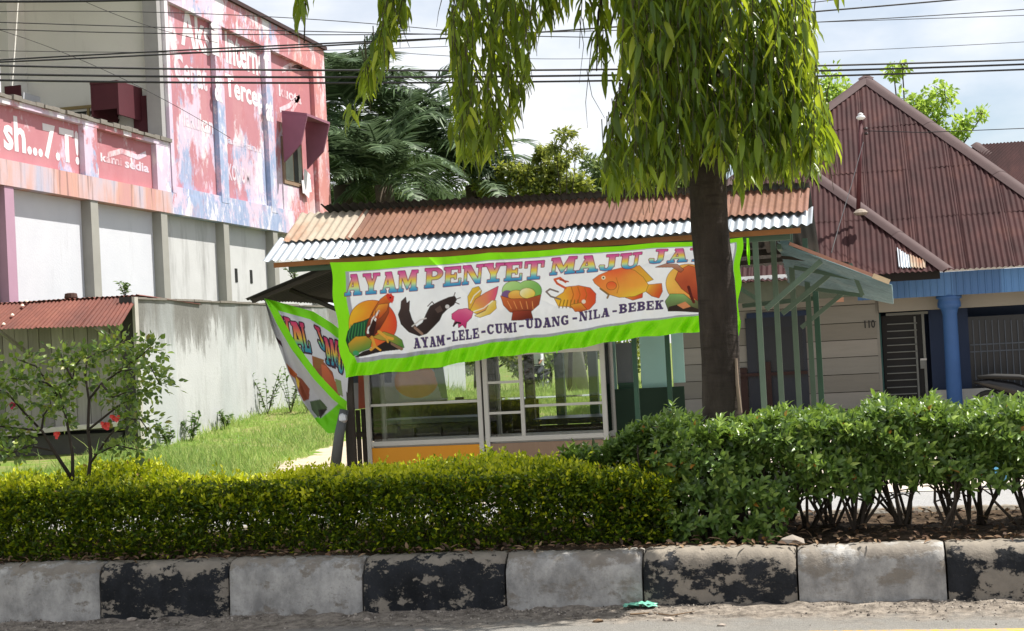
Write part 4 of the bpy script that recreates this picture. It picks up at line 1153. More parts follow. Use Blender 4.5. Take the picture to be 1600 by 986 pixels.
def rainbow(t):
    st_ = [(0, hx('d8489a')), (.28, hx('e08a9a')), (.5, hx('efd24a')), (.66, hx('cfe0a0')), (.85, hx('5ab0d0')), (1, hx('3a8ac0'))]
    o = np.zeros((len(t), 3))
    for k in range(3): o[:, k] = np.interp(t, [a for a, _ in st_], [c[k] for _, c in st_])
    return o
v0, v1 = .135, .345
words('AYAM', 540, 660, .115, .300, rainbow); words('PENYET', 672, 862, .105, .285, rainbow); words('MAJU', 872, 1009, .09, .258, rainbow); words('JAYA', 1021, 1140, .075, .225, rainbow)
va, vb = .735, .835
PUR = hx('4b3a6a')
for t_, xa, xb in (('AYAM', 643, 695), ('-', 697, 707), ('LELE', 708, 752), ('-', 754, 764), ('CUMI', 765, 812), ('-', 814, 826), ('UDANG', 827, 895), ('-', 899, 910), ('NILA', 912, 959), ('-', 962, 972), ('BEBEK', 974, 1042)):
    dv = -.10 * ((xa + xb) / 2 - 660) / 350
    words(t_, xa, xb, .722 + dv, .815 + dv, PUR, outline=1, oc=hx('6a5448'), sl=.05, depth=False, gap=.14)
colr = art.done()
def cloth_mat(name, trans=.12):
    m = M(name)
    c = m.attr('print', 'Color')
    dirt = m.ramp(m.noise(2.2, (1, 1, .6), detail=8, rough=.7), [(.32, .90), (.58, 1.0)])
    c = m.mix(1.0, c, dirt, 'MULTIPLY')
    m.base(c).set(.55, 0, .25)
    t = m.n('ShaderNodeBsdfTranslucent'); m.l(c, t.inputs['Color'])
    s = m.n('ShaderNodeMixShader'); s.inputs['Fac'].default_value = trans
    m.l(m.b.outputs['BSDF'], s.inputs[1]); m.l(t.outputs['BSDF'], s.inputs[2]); m.l(s.outputs['Shader'], m.o.inputs['Surface'])
    m.bump(m.noise(14, (1, 1, 1.6), detail=5), .12, .02)
    return m.m
CLOTH = cloth_mat('printed_cloth')
def grid_faces(nu, nv): 
    i, j = np.meshgrid(np.arange(nu - 1), np.arange(nv - 1))
    a = (j * nu + i).ravel()
    return np.stack([a, a + nu, a + nu + 1, a + 1], 1)
YB = 14.50
U, W_ = np.meshgrid(np.linspace(0, 1, NW), np.linspace(0, 1, NH))
c4 = [np.array(at(*p, Y=YB)) for p in Q]
P = (c4[0] * (1 - U)[..., None] + c4[1] * U[..., None]) * (1 - W_)[..., None] + (c4[2] * (1 - U)[..., None] + c4[3] * U[..., None]) * W_[..., None]
x = U * 4.0; v = W_
rip = 1.3 * (.014 * np.sin(2.1 * x + 3 * v) + .007 * np.sin(5.3 * x - 4 * v + 1) + .010 * v * np.sin(9 * x + 7 * v) + .006 * v * v * np.sin(23 * x - 9 * v) + .003 * np.sin(31 * x + 22 * v) * v)
bord = 1.7 * sm(.78, .93, v) * (.012 * np.sin(38 * x + 30 * v + 2 * np.sin(7 * x)) + .009 * np.sin(61 * x + 40 * v + 3 * np.sin(5 * x)))
tops = (1 - v) ** 4 * .01 * np.sin(18 * x)
gk = np.random.default_rng(21); crease = np.zeros_like(x)
for _ in range(26):
    cx_, cv_, an, ln = gk.uniform(0, 4), gk.uniform(.1, 1), gk.uniform(-1.2, 1.2), gk.uniform(.15, .5)
    dx_, dv_ = x - cx_, (v - cv_) * 1.05
    dd_ = np.abs(dx_ * math.cos(an) + dv_ * math.sin(an)); al = np.abs(-dx_ * math.sin(an) + dv_ * math.cos(an))
    crease += gk.choice([-1, 1]) * gk.uniform(.004, .010) * np.exp(-dd_ / .028) * np.exp(-(al / ln) ** 2)
P[..., 1] += crease
P[..., 1] += rip + bord + tops - .03 * np.sin(np.pi * v) 
P[..., 2] += .010 * v * np.sin(4.5 * x + .7) + .006 * v ** 3 * np.sin(17 * x) - .012 * np.sin(np.pi * ((x * 1.25) % 1)) * (1 - v) ** 6
P[..., 0] += .012 * np.sin(5 * v * 3) * (np.abs(U - .5) * 2) ** 6
bn = thing('food_banner', c4[2], 'long bright green bordered food banner reading AYAM PENYET MAJU JAYA across the stall front', 'banner')
colA = np.concatenate([colr, np.ones((NH, NW, 1))], 2)
# the cloth stops just before its right hem, which hangs free
fastmesh('cloth', P.reshape(-1, 3), grid_faces(NW, NH), CLOTH, bn, colors=colA.reshape(-1, 4), smooth=True)
def green_strip(name, pts, parent, col=GREEN, Y=YB):
    """pts: list of (left px, right px, y px)"""
    n = 40
    ys_ = np.linspace(pts[0][2], pts[-1][2], n)
    L = np.interp(ys_, [p[2] for p in pts], [p[0] for p in pts]); Rr = np.interp(ys_, [p[2] for p in pts], [p[1] for p in pts])
    V = []
    for y_, a, c in zip(ys_, L, Rr):
        for t in np.linspace(0, 1, 5):
            p = at(a + (c - a) * t, y_, Y=Y)
            V.append((p.x, p.y + .012 * math.sin(t * 5 + y_ * .06) + .01 * math.sin(y_ * .17), p.z))
    return fastmesh(name, V, grid_faces(5, n), CLOTH, parent, colors=np.tile((*lin(col), 1), (len(V), 1)), smooth=True)
green_strip('hem_tail', [(1150, 1158, 500), (1149, 1157, 512), (1151, 1154, 527)], bn, Y=14.53)
green_strip('tie_strip', [(1166, 1170, 372), (1167, 1172, 395), (1169, 1172, 414)], bn, Y=14.56)
for px_, y0_, y1_ in ((868, 547, 552), (978, 521, 526), (757, 556, 561), (1097, 510, 522)): green_strip('tie_strip', [(px_, px_ + 4, y0_ - 6), (px_ + 1, px_ + 3, y1_)], bn, Y=14.52)
# ---- side banner, slung from the left flap and twisted round the post
sb = thing('side_banner', at(530, 660, Y=14.9), 'twisted green bordered side banner hanging from the left flap of the stall', 'banner')
TOPL = [(413, 466), (450, 476), (490, 487), (520, 506), (548, 528)]
DIA = [(413, 466), (432, 505), (455, 545), (490, 592), (520, 624), (541, 640)]
OUT = [(413, 468), (424, 510), (434, 536), (450, 580), (472, 626), (496, 660), (512, 677), (527, 676)]
def pl(P, t):
    P = np.array(P, float)
    d = np.concatenate([[0], np.cumsum(np.hypot(*np.diff(P, axis=0).T))]); d /= d[-1]
    return np.stack([np.interp(t, d, P[:, 0]), np.interp(t, d, P[:, 1])], -1)
def pdist(X, Y, P):
    r = np.full(X.shape, 1e9)
    for (ax_, ay), (bx, by) in zip(P[:-1], P[1:]):
        dx, dy = bx - ax_, by - ay
        t = (((X - ax_) * dx + (Y - ay) * dy) / (dx * dx + dy * dy)).clip(0, 1)
        r = np.minimum(r, np.hypot(X - ax_ - t * dx, Y - ay - t * dy))
    return r
def side_piece(name, A, B, Yf, paint, n=260, m=170):
    s = np.linspace(0, 1, n)
    a, c = pl(A, s), pl(B, s)
    t = np.linspace(0, 1, m)[:, None]
    X = a[None, :, 0] * (1 - t) + c[None, :, 0] * t; Yp = a[None, :, 1] * (1 - t) + c[None, :, 1] * t
    S, T = np.meshgrid(s, t[:, 0])
    C = paint(X, Yp, S, T)
    YY = Yf(S, T) + .02 * np.sin(S * 9 + T * 4) + .010 * np.sin(S * 25 - T * 12)
    d = np.stack([(X - 800) / FPX, -(Yp - 493) / FPX, -np.ones_like(X)], -1) @ RMN.T
    Pw = CAMN + d * (YY / d[..., 1])[..., None]
    fastmesh(name, Pw.reshape(-1, 3), grid_faces(n, m), CLOTH, sb, colors=np.concatenate([lin(C), np.ones(C.shape[:2] + (1,))], 2).reshape(-1, 4), smooth=True)
q5 = lambda P: [(390 + a / 3.081, 400 + c / 3.081) for a, c in P]
def paint1(X, Y, S, T):
    C = np.zeros(X.shape + (3,)); C[:] = hx('c9c9d0')
    def put(P, a, b_=None):
        m = inpoly(X, Y, q5(P))
        if not m.any(): return
        if b_ is None: C[m] = a
        else:
            k = ((Y[m] - Y[m].min()) / (np.ptp(Y[m]) + 1e-6))[:, None]
            C[m] = np.array(a) * (1 - k) + np.array(b_) * k
    put([(300, 480), (345, 495), (365, 520), (400, 560), (420, 640), (400, 680), (350, 600), (318, 560), (305, 530)], hx('a0583a'), hx('5a3020'))
    put([(305, 482), (360, 500), (340, 540), (312, 545)], hx('8a5a30')); put([(345, 520), (368, 530), (400, 580), (440, 660), (430, 690), (380, 640), (350, 590)], hx('c0603c'), hx('8a4a30'))
    put([(410, 590), (440, 600), (450, 680), (425, 660)], hx('7a8a5a'))
    # rainbow letters seen along the twisted cloth
    def let(ch, P):
        (x0, y0), (x1, y1), (x3, y3) = q5(P)      # top left, top right, bottom left
        det = (x1 - x0) * (y3 - y0) - (x3 - x0) * (y1 - y0)
        gx = ((X - x0) * (y3 - y0) - (x3 - x0) * (Y - y0)) / det
        gy = 1 - ((x1 - x0) * (Y - y0) - (X - x0) * (y1 - y0)) / det
        m = np.zeros(X.shape, bool)
        for Pp in GL[ch][0]: m |= inpoly(gx, gy, Pp)
        for Pp in GL[ch][1]: m &= ~inpoly(gx, gy, Pp)
        k = m.copy()
        for dy in range(-3, 4):
            for dx in range(-3, 4): k |= np.roll(np.roll(m, dy, 0), dx, 1)
        C[k] = hx('3a2030')
        t = (1 - gy[m]).clip(0, 1)
        for q in range(3): C[..., q][m] = np.interp(t, [0, .25, .55, .75, 1], [c[q] for c in (hx('c0306a'), hx('d0605a'), hx('d5b83a'), hx('5aa89a'), hx('2a7aa0'))])
    let('Y', [(125, 280), (190, 300), (165, 400)]); let('A', [(172, 312), (252, 322), (215, 455)]); let('L', [(240, 320), (272, 325), (268, 462)])
    let('J', [(300, 330), (335, 345), (345, 450)]); let('A', [(345, 385), (385, 400), (372, 520)]); let('M', [(385, 400), (425, 410), (395, 525)]); let('U', [(425, 440), (455, 450), (425, 560)])
    C[(pdist(X, Y, TOPL) < 13) | (pdist(X, Y, DIA) < 11) | (T > .995)] = hx('7cd60c')
    return C
def paint2(X, Y, S, T):
    C = np.zeros(X.shape + (3,)); C[:] = hx('b5b4b8')
    for P, c in (([(175, 515), (230, 570), (220, 590), (195, 570)], 'b05a30'), ([(215, 570), (250, 590), (290, 640), (285, 690), (260, 700), (235, 650)], '8a4a34'), ([(222, 580), (240, 600), (238, 640), (226, 620)], 'd5b040'), ([(290, 700), (340, 690), (375, 730), (330, 780), (300, 740)], '4a5a3c'), ([(330, 740), (375, 735), (340, 785)], '2c2420'), ([(120, 385), (150, 410), (160, 440), (140, 420)], '3a2028')):
        C[inpoly(X, Y, q5(P))] = hx(c)
    g = (Y > 652 - (X - 505) * .9) & (X > 495)
    C[g | (pdist(X, Y, OUT[-3:]) < 8) | (pdist(X, Y, [(541, 640), (520, 650), (503, 664)]) < 9)] = hx('6cc40e')
    return C
side_piece('cloth', TOPL, DIA, lambda S, T: 15.05 - .28 * S - .06 * np.sin(np.pi * T), paint1)
side_piece('folded_cloth', DIA, OUT + [(540, 650)], lambda S, T: 15.08 - .28 * S + .10 * np.sin(np.pi * np.clip(T, 0, 1) * .8) - .02 * T, paint2, 200, 110)
def paint3(X, Y, S, T):
    C = np.zeros(X.shape + (3,)); C[:] = hx('a8a8ac')
    C[((X - 650) / 34) ** 2 + ((Y - 596) / 26) ** 2 < 1] = hx('c98a4a')
    C[(X < 612) & (Y < 598)] = hx('4a5560')
    C[inpoly(X, Y, [(672, 560), (690, 560), (700, 622), (690, 622)])] = hx('6a8a5a')
    C[inpoly(X, Y, [(560, 585), (575, 590), (578, 640), (560, 640)])] = hx('b0604a')
    return C
side_piece('trailing_cloth', [(552, 545), (690, 556)], [(552, 640), (700, 624)], lambda S, T: 16.4 + .9 * S, paint3, 120, 80)
# silver tie at the post
MB().lathe(at(536, 652, Y=14.62), [(.02, -.06), (.045, -.03), (.04, .02), (.015, .06)], 10).build('foil_tie', plain('crumpled_foil', srgb('b8b8b8'), .3, .3, 20, metal=.6), sb)
# ================================================================== HOUSE ON THE RIGHT
ho = thing('house', (1.0, 30, -.3), 'plank house with plum-brown corrugated roof, blue fascia and blue porch column', 'house')
pit = rad(36)
Nn = Vector((0, -math.sin(pit), math.cos(pit)))
UP = np.array((0, math.cos(pit), math.sin(pit)))
def hip_plane(e0, apex, rpt, lpt, x_lo, x_hi, rows, name='roof_sheet', wave=.094, w=.80):
    """sheets of a hip-end roof plane; outline given by image points on the plane"""
    e0 = np.array(e0)
    def loc(p):
        q = np.array(at_plane(*p, e0, Nn)) - e0
        return q[0] + e0[0], float(q @ UP)
    A, Rr, L = loc(apex), loc(rpt), loc(lpt)
    def hip(x):
        r = A[1] + (x - A[0]) * (Rr[1] - A[1]) / (Rr[0] - A[0])
        l = A[1] + (x - A[0]) * (L[1] - A[1]) / (L[0] - A[0])
        return max(0, min(r, l))
    x = x_lo
    pt = lambda x_, v, d=0: np.array((x_, e0[1], e0[2])) + UP * v + np.array(Nn) * d
    while x < x_hi:
        x1 = min(x + w, x_hi)
        for k, (va, vb) in enumerate(rows):
            if max(hip(x), hip(x1), hip((x + x1) / 2)) <= va + .02: continue
            d = .006 * k + .003 * (int(round(x / w)) % 2)
            h = vb - va
            corr(name, pt(x - .03, va, d), pt(x1 + .03, va, d), pt(x1 + .03, vb, d), pt(x - .03, vb, d), (x1 - x + .06) / wave, .013, HROOF, ho, rows=3,
                 v1f=lambda u, x=x, x1=x1, va=va, h=h: min(1., max(0., (hip(x - .03 + u * (x1 - x + .06)) - va) / h)), jag=.004 / h)
        x = x1
    return A, Rr, L, hip, pt
ROWS = [(0, 1.85), (1.75, 3.6), (3.5, 5.35), (5.25, 7.2)]
E0 = np.array((0, 28.2, 2.36))
A, Rr, L, hip, pt = hip_plane(E0, (1353, 125), (1600, 300), (1300, 165), -4.6, 6.2, ROWS)
def zero(P0, P1): return P0[0] - P0[1] * (P1[0] - P0[0]) / (P1[1] - P0[1])
xr, xl = zero(A, Rr), zero(A, L)
ap = pt(A[0], A[1])
apb = ap + np.array((0, 7, 0))
CAP = plain('ridge_cap', srgb('463434'), .8, .25, 5)
def cap(p, q, w=.30, parent=ho):
    p, q = Vector(p), Vector(q)
    d = (q - p).normalized(); s = d.cross(Vector((0, -.3, 1))).normalized(); u = s.cross(d).normalized()
    n = max(2, int((q - p).length / 1.1))
    for i in range(n):
        a = p.lerp(q, i / n - .01); c = p.lerp(q, (i + 1) / n + .01)
        mb = MB(); vs = []
        for e in (a, c):
            for k in range(7):
                t = (k / 6 - .5) * 2
                vs.append(e + s * t * w / 2 + u * (.05 - .055 * abs(t) ** 1.3 + .006 * (i % 2)))
        mb.add(vs, [(k, k + 1, k + 8, k + 7) for k in range(6)])
        mb.build('ridge_cap', CAP, parent, smooth=True)
cap(pt(A[0], A[1], .02), pt(xr, 0, .02)); cap(pt(A[0], A[1], .02), pt(xl, 0, .02)); cap(ap, apb)
for s, xe in ((1, xr), (-1, xl)):
    e1 = pt(xe, 0)
    q = [e1, e1 + np.array((0, 9, 0)), apb + np.array((0, 2, 0)), ap]
    if s < 0: q = [q[1], q[0], q[3], q[2]]
    corr('roof_side', *q, 90, .013, HROOF, ho, rows=4, per=5)
# second roof behind, its ridge end just showing
S0 = at(1525, 226, Y=34); S1 = at(1700, 330, Y=34)
corr('rear_roof', (S0.x - 2.4, 32, S0.z - 1.7), (S1.x + 2, 32, S0.z - 1.7), (S1.x + 2, 34, S0.z), (S0.x, 34, S0.z), 60, .013, HROOF, ho, rows=3, per=5)
cap((S0.x, 34, S0.z), at(1640, 302, Y=33), .3)
# projecting front wing of the roof
E1 = np.array((0, 27.3, 2.33))
A2, R2_, L2, hip2, pt2 = hip_plane(E1, (1262, 266), (1468, 414), (1060, 420), -4.2, 1.4, [(0, 1.85), (1.75, 3.6)], w=.8)
xr2 = zero(A2, R2_)
cap(pt2(A2[0], A2[1], .02), pt2(xr2, 0, .02), .26)
a2 = pt2(A2[0], A2[1]); e2 = pt2(xr2, 0)
corr('roof_side', e2, e2 + np.array((0, .9, 0.)), a2 + np.array((0, .9, 0)), a2, 10, .013, HROOF, ho, rows=3, per=5)
box('eave_shade_board', plain('eave_shade_black', (.01, .009, .009), .9), ho, -3.4, xr2 - .1, 27.55, 27.6, 2.2, 2.36)  # black strip standing in for the shaded gap under the eave
# patch of bright sheet let into the wing roof
def patch(px, w_, mat, h=.42):
    q = [at_plane(px, 418, E1 + np.array((0, 0, .03)), Nn), at_plane(px + w_, 418, E1 + np.array((0, 0, .03)), Nn)]
    q = [np.array(v_) for v_ in q]
    corr('patch_sheet', q[0], q[1], q[1] + UP * h * .55, q[0] + UP * h, 5, .013, mat, ho, rows=2, jag=.02)
patch(1404, 20, ZINC, .62); patch(1423, 24, BEIGE, .40)
# mast with insulator
PIPE = plain('rusty_pipe', srgb('4c2226'), .7, .25, 6)
mt, mbm = at(1345, 186, Y=28.6), at(1341, 330, Y=28.6)
ms = MB().tube([mbm, mt], .038, 10).build('mast', PIPE, ho, smooth=True)
MB().lathe(mt, [(.04, -.02), (.085, .02), (.07, .05), (.04, .07), (.05, .09), (.02, .11)], 12).build('insulator', plain('white_porcelain', srgb('d5d5d5'), .3, .05, 3, bump=0), ms, smooth=True)
for k in (0, .09): MB().lathe(mt + Vector((.08, 0, -.2 - k)), [(.02, 0), (.04, .02), (.02, .05)], 8).build('insulator', plain('dark_porcelain', (.03, .02, .02)) if not k else bpy.data.materials['dark_porcelain'], ms)
MB().lathe(at(1345, 336, Y=28.3), [(.10, 0), (.13, .04), (.08, .09), (.02, .11)], 10).build('flashing', plain('tar_and_cement', srgb('8a7f74'), .9, .4, 14), ho)
# plank wall of the wing
PW = [plain('pale_wall_plank.%d' % i, srgb(h), .85, .12, 3, vs=(.7, 1, 5)) for i, h in enumerate(('7f7d77', '88857f', '77746d'))]
z = -.3; k = 0
while z < 2.2:
    h = .29 + .03 * rng.random()
    MB().prism([(-3.4, 28.98, z), (.25, 28.98, z), (.25, 28.965, z + h - .012), (-3.4, 28.965, z + h - .012)], (0, .03, 0)).build('wall_plank', PW[k % 3], ho)
    z += h; k += 1
box('wall_backing', DWOOD, ho, -3.4, .25, 29.02, 29.1, -.3, 2.35); box('wing_side', PW[0], ho, .251, .30, 28.99, 29.7, -.3, 2.35); box('wing_side', PW[0], ho, -3.45, -3.402, 28.99, 36, -.3, 2.35)
NAVY = plain('navy_door', srgb('151c29'), .5, .15, 3); BLUEP = plain('blue_paint', srgb('2e5488'), .6, .15, 3); BLUED = plain('deep_blue_wall', srgb('1a2b48'), .7, .12, 3)
dr = pxbox('door', NAVY, ho, 1170, 495, 1264, 720, 28.93, .03)
pxbox('door_panel', plain('navy_panel', srgb('10161f'), .4), dr, 1182, 510, 1214, 590, 28.92, .008); pxbox('door_panel', bpy.data.materials['navy_panel'], dr, 1220, 510, 1255, 590, 28.92, .008)
pxbox('lintel', BLUED, ho, 1166, 487, 1268, 495, 28.92, .05)
ORB = plain('red_brown_rail', srgb('2e1712'), .7)
pxbox('door_rail', ORB, ho, 1140, 582, 1262, 587, 28.85, .03); pxbox('door_rail', ORB, ho, 1200, 565, 1208, 720, 28.86, .03)
pxbox('window_frame', ORB, ho, 1140, 575, 1170, 690, 28.9, .04)
# house number
cu = bpy.data.curves.new('num', 'FONT'); cu.body = '110'; cu.size = 1; cu.offset = .03
to = bpy.data.objects.new('num', cu); COL.objects.link(to)
me = bpy.data.meshes.new_from_object(to.evaluated_get(bpy.context.evaluated_depsgraph_get())); bpy.data.objects.remove(to)
p0, p1 = at(1351, 513, Y=28.955), at(1367, 500, Y=28.955)
co = np.array([v_.co[:] for v_ in me.vertices]); mn, mx_ = co.min(0), co.max(0); l = wloc(ho)
for v_ in me.vertices:
    v_.co = (p0.x + (v_.co.x - mn[0]) / (mx_[0] - mn[0]) * (p1.x - p0.x) - l.x, 28.957 - l.y, p0.z + (v_.co.y - mn[1]) / (mx_[1] - mn[1]) * (p1.z - p0.z) - l.z)
me.materials.clear(); me.materials.append(plain('number_black', (.02, .02, .02), .6))
o = bpy.data.objects.new('house_number', me); COL.objects.link(o); o.parent = ho
# porch: fascia of blue ribbed sheets, white trim, beam, column
def ribbed(x0, x1, z0, z1, Y, mat, pitch=.12):
    V = []; F = []
    x = x0; prof = []
    while x < x1:
        prof += [(x, 0), (x + pitch * .7, 0), (x + pitch * .76, -.012), (x + pitch * .94, -.012)]
        x += pitch
    prof.append((x1, 0))
    for px_, dy in prof: V += [(px_, Y + dy, z0), (px_, Y + dy, z1)]
    F = [(2 * i, 2 * i + 2, 2 * i + 3, 2 * i + 1) for i in range(len(prof) - 1)]
    return MB().add(V, F).build('fascia_sheet', mat, ho)
BLS = [plain('blue_sheet.%d' % i, srgb(h), .5, .08, 2, vs=(3, 3, .4), bump=.05) for i, h in enumerate(('3f6594', '466d9c', '3b5f8c', '4a74a4'))]
x = -.05; k = 0
while x < 7:
    ribbed(x, x + .8, 1.925, 2.335, 28.40 + .004 * (k % 2), BLS[k % 4]); x += .8; k += 1
mb = MB()
for x0 in np.arange(-.05, 7, .5): mb.box(x0, x0 + .499, 28.36, 28.43, 2.337 + rng.uniform(-.006, .006), 2.385 + rng.uniform(-.01, .01))
mb.build('fascia_trim', plain('white_trim', srgb('c8cacb'), .6, .15, 4), ho)
box('porch_beam', plain('cream_beam', srgb('88847b'), .8, .08, 2), ho, .305, 7, 28.9, 29.05, 1.70, 2.0)
box('porch_ceiling', plain('dim_ceiling', srgb('6a675f'), .9), ho, .31, 7, 28.45, 30.4, 2.005, 2.05)
box('porch_wall', BLUED, ho, 1.18, 1.86, 29.4, 29.5, -.3, 2.0); box('porch_wall', BLUED, ho, .31, 7, 29.9, 30.0, -.3, 2.0)
cc = at(1488, 560, Y=28.6)
MB().lathe((cc.x, 28.6, 0), [(.17, -.3), (.17, -.15), (.135, -.12), (.125, 1.6), (.14, 1.66), (.155, 1.70), (.20, 1.73), (.20, 1.80), (.18, 1.86), (.22, 1.88), (.22, 1.925)], 28).build('porch_column', BLUEP, ho, smooth=True)
# barred door and barred window
BARB = plain('black_iron', (.015, .015, .016), .5)
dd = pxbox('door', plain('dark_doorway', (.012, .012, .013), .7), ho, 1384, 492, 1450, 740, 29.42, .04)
pxbox('door_frame', plain('iron_frame', srgb('6f726f'), .5), dd, 1446, 490, 1450, 720, 29.36, .04); pxbox('door_frame', bpy.data.materials['iron_frame'], dd, 1384, 488, 1450, 492, 29.36, .04); pxbox('door_frame', bpy.data.materials['iron_frame'], dd, 1434, 494, 1437, 720, 29.37, .03)
for y_ in np.arange(505, 640, 11): pxbox('bar', bpy.data.materials['iron_frame'], dd, 1386, y_, 1433, y_ + 1.6, 29.37, .015)
pxbox('door_leaf', plain('teal_door', srgb('2e5a58'), .6), ho, 1373, 490, 1382, 720, 29.3, .04); pxbox('handle', plain('chrome', srgb('9a9a9a'), .3, .05, 3, metal=.8), dd, 1438, 560, 1448, 563, 29.33, .02)
pxbox('lock_box', bpy.data.materials['iron_frame'], dd, 1438, 563, 1446, 576, 29.34, .02)
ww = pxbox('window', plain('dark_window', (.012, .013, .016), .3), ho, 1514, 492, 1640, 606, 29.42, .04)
for x_ in np.arange(1522, 1640, 10): pxbox('bar', plain('pale_iron', srgb('4d5560'), .5) if 'pale_iron' not in bpy.data.materials else bpy.data.materials['pale_iron'], ww, x_, 500, x_ + 1.5, 603, 29.38, .012)
for y_ in (535, 546): pxbox('bar', bpy.data.materials['pale_iron'], ww, 1516, y_, 1640, y_ + 2, 29.36, .012)
pxbox('low_wall', plain('white_low_wall', srgb('a8a8a4'), .85), ho, 1464, 606, 1640, 720, 29.0, .12)
pxbox('meter_box', plain('blue_tin', srgb('2c4a68'), .5), ho, 1272, 448, 1290, 466, 28.5, .2)
pxbox('hanging_cloth', plain('peach_cloth', srgb('c99a86'), .8), ho, 1302, 452, 1318, 472, 28.6, .02)
# gutter strip seen between the stall posts
pxbox('gutter', plain('white_gutter', srgb('d6dade'), .5), ho, 1152, 430, 1250, 437, 27.35, .08); pxbox('soffit', plain('olive_soffit', srgb('4a4f42'), .9), ho, 1110, 438, 1340, 470, 27.5, .05)
# ================================================================== PLANTS
# ---- grass of the field
def in_grass(x, y):
    f = np.sin(x * 1.9 + y) * .25 + np.sin(x * 3.7 - y * 2.1) * .15
    left = (x + .10 * y + f * .6) < -5.55
    back = (y + f * 2 > 24.2) & (x < -3.2)
    return (left | back) & (x > -10.55)
n = 150000
X = rng.uniform(-10.55, -3.2, n); Y = 17 + 44 * rng.random(n) ** 1.6
k = in_grass(X, Y) & (rng.random(n) < .45 + .55 * (np.sin(X * 2.3 + np.sin(Y * 1.7)) * np.sin(Y * 1.9 + X) > -.45)); X, Y = X[k], Y[k]; n = len(X)
Zg = gzv(X, Y) - .015
hgt = (.06 + .09 * rng.random(n) ** 2) * (1 + .6 * np.sin(X * 1.3 + Y * .8) * np.sin(Y * .9) + 1.1 * (rng.random(n) < .03)) * (1 + .35 * sm(28, 42, Y))
hgt *= 1 + 1.3 * sm(-9.9, -10.5, X)
ax = np.stack([rng.normal(0, .45, n), rng.normal(0, .45, n), np.ones(n)], 1)
GRS = leafmat('grass_blade', [(0, srgb('4f7426')), (.5, srgb('709636')), (.9, srgb('95b24e')), (1, srgb('bcc080'))], .55, .45)
BL = ([(-.5, 0, 0), (.5, 0, 0), (.32, .6, .06), (0, 1, .22), (-.32, .6, .06)], [(0, 1, 2), (0, 2, 4), (4, 2, 3)])
tint = np.clip(.45 + .25 * np.sin(X * .9 + 1.3 * np.sin(Y * .7)) + rng.normal(0, .2, n), 0, 1)
tag(scatter('grass', *BL, np.stack([X, Y, Zg], 1), ax, np.stack([rng.normal(size=n), rng.normal(size=n), np.zeros(n)], 1), hgt, .012 + .012 * sm(26, 40, Y), GRS, tint=tint),
    'bright green grass on the bank beside the boundary wall and behind the stall', 'grass', kind='stuff')
WEED = leafmat('weed_leaf', [(0, srgb('2f4a1c')), (1, srgb('5c7a30'))], .5, .3)
STEM = plain('plant_stem', srgb('4a4630'), .9)
BARK = plain('dark_bark', srgb('3a332c'), .95, .35, 12, vs=(4, 4, .7), bump=.5)
def weed(p, h, lab, nst=5, ls=.07, mat=WEED, name='weed', group='weeds along the wall'):
    t = thing(name, p, lab, 'weed', group)
    mb = MB(); pos = []; axs = []
    for _ in range(nst):
        a = rng.uniform(0, 6.28); tip = Vector(p) + Vector((math.cos(a) * h * .35, math.sin(a) * h * .35, h * rng.uniform(.6, 1)))
        mb.tube([p, Vector(p).lerp(tip, .5) + Vector((0, 0, h * .08)), tip], [.006, .005, .003], 5)
        for q in np.linspace(.2, 1, 12):
            pos.append(np.array(Vector(p).lerp(tip, q)) + (0, 0, h * .15 * q * (1 - q))); axs.append((rng.normal(), rng.normal(), .4))
    mb.build('stem', STEM, t)
    n = len(pos)
    tag(scatter('foliage', *LEAF8, pos, axs, np.tile((0, 0, 1.), (n, 1)) + rng.normal(size=(n, 3)) * .4, rng.uniform(.6, 1.2, n) * ls, ls * .5, mat, t), kind='stuff')
for px, h, lab in ((262, .35, 'low weed at the wall foot nearest the shed'), (300, .45, 'clump of weeds against the wall, left of the tall one'), (352, .3, 'short weed midway along the wall foot'), (418, .75, 'tall dark weed at the far end of the wall near the banner'), (455, .8, 'tall dark weed just behind the hanging side banner'), (480, .5, 'low bushy weed by the sandy track behind the side banner')):
    p = at(px, 700 - (px - 225) * .29, X=-10.42) if px < 440 else at(px, 655, Y=26.5)
    weed(Vector((p.x, p.y, gz(p.x, p.y) - .02)), h * 1.1, lab, 8, .09)
p = at(190, 458, Y=21.95); weed(Vector((p.x, 22.05, 2.48)), .28, 'sprig growing on the ridge of the rusted shed roof', 4, .09, group='weeds on roofs')
weed(Vector((-5.75, 15.6, 2.17)), .3, 'sprig growing on the left flap of the stall', 4, .05, group='weeds on roofs')

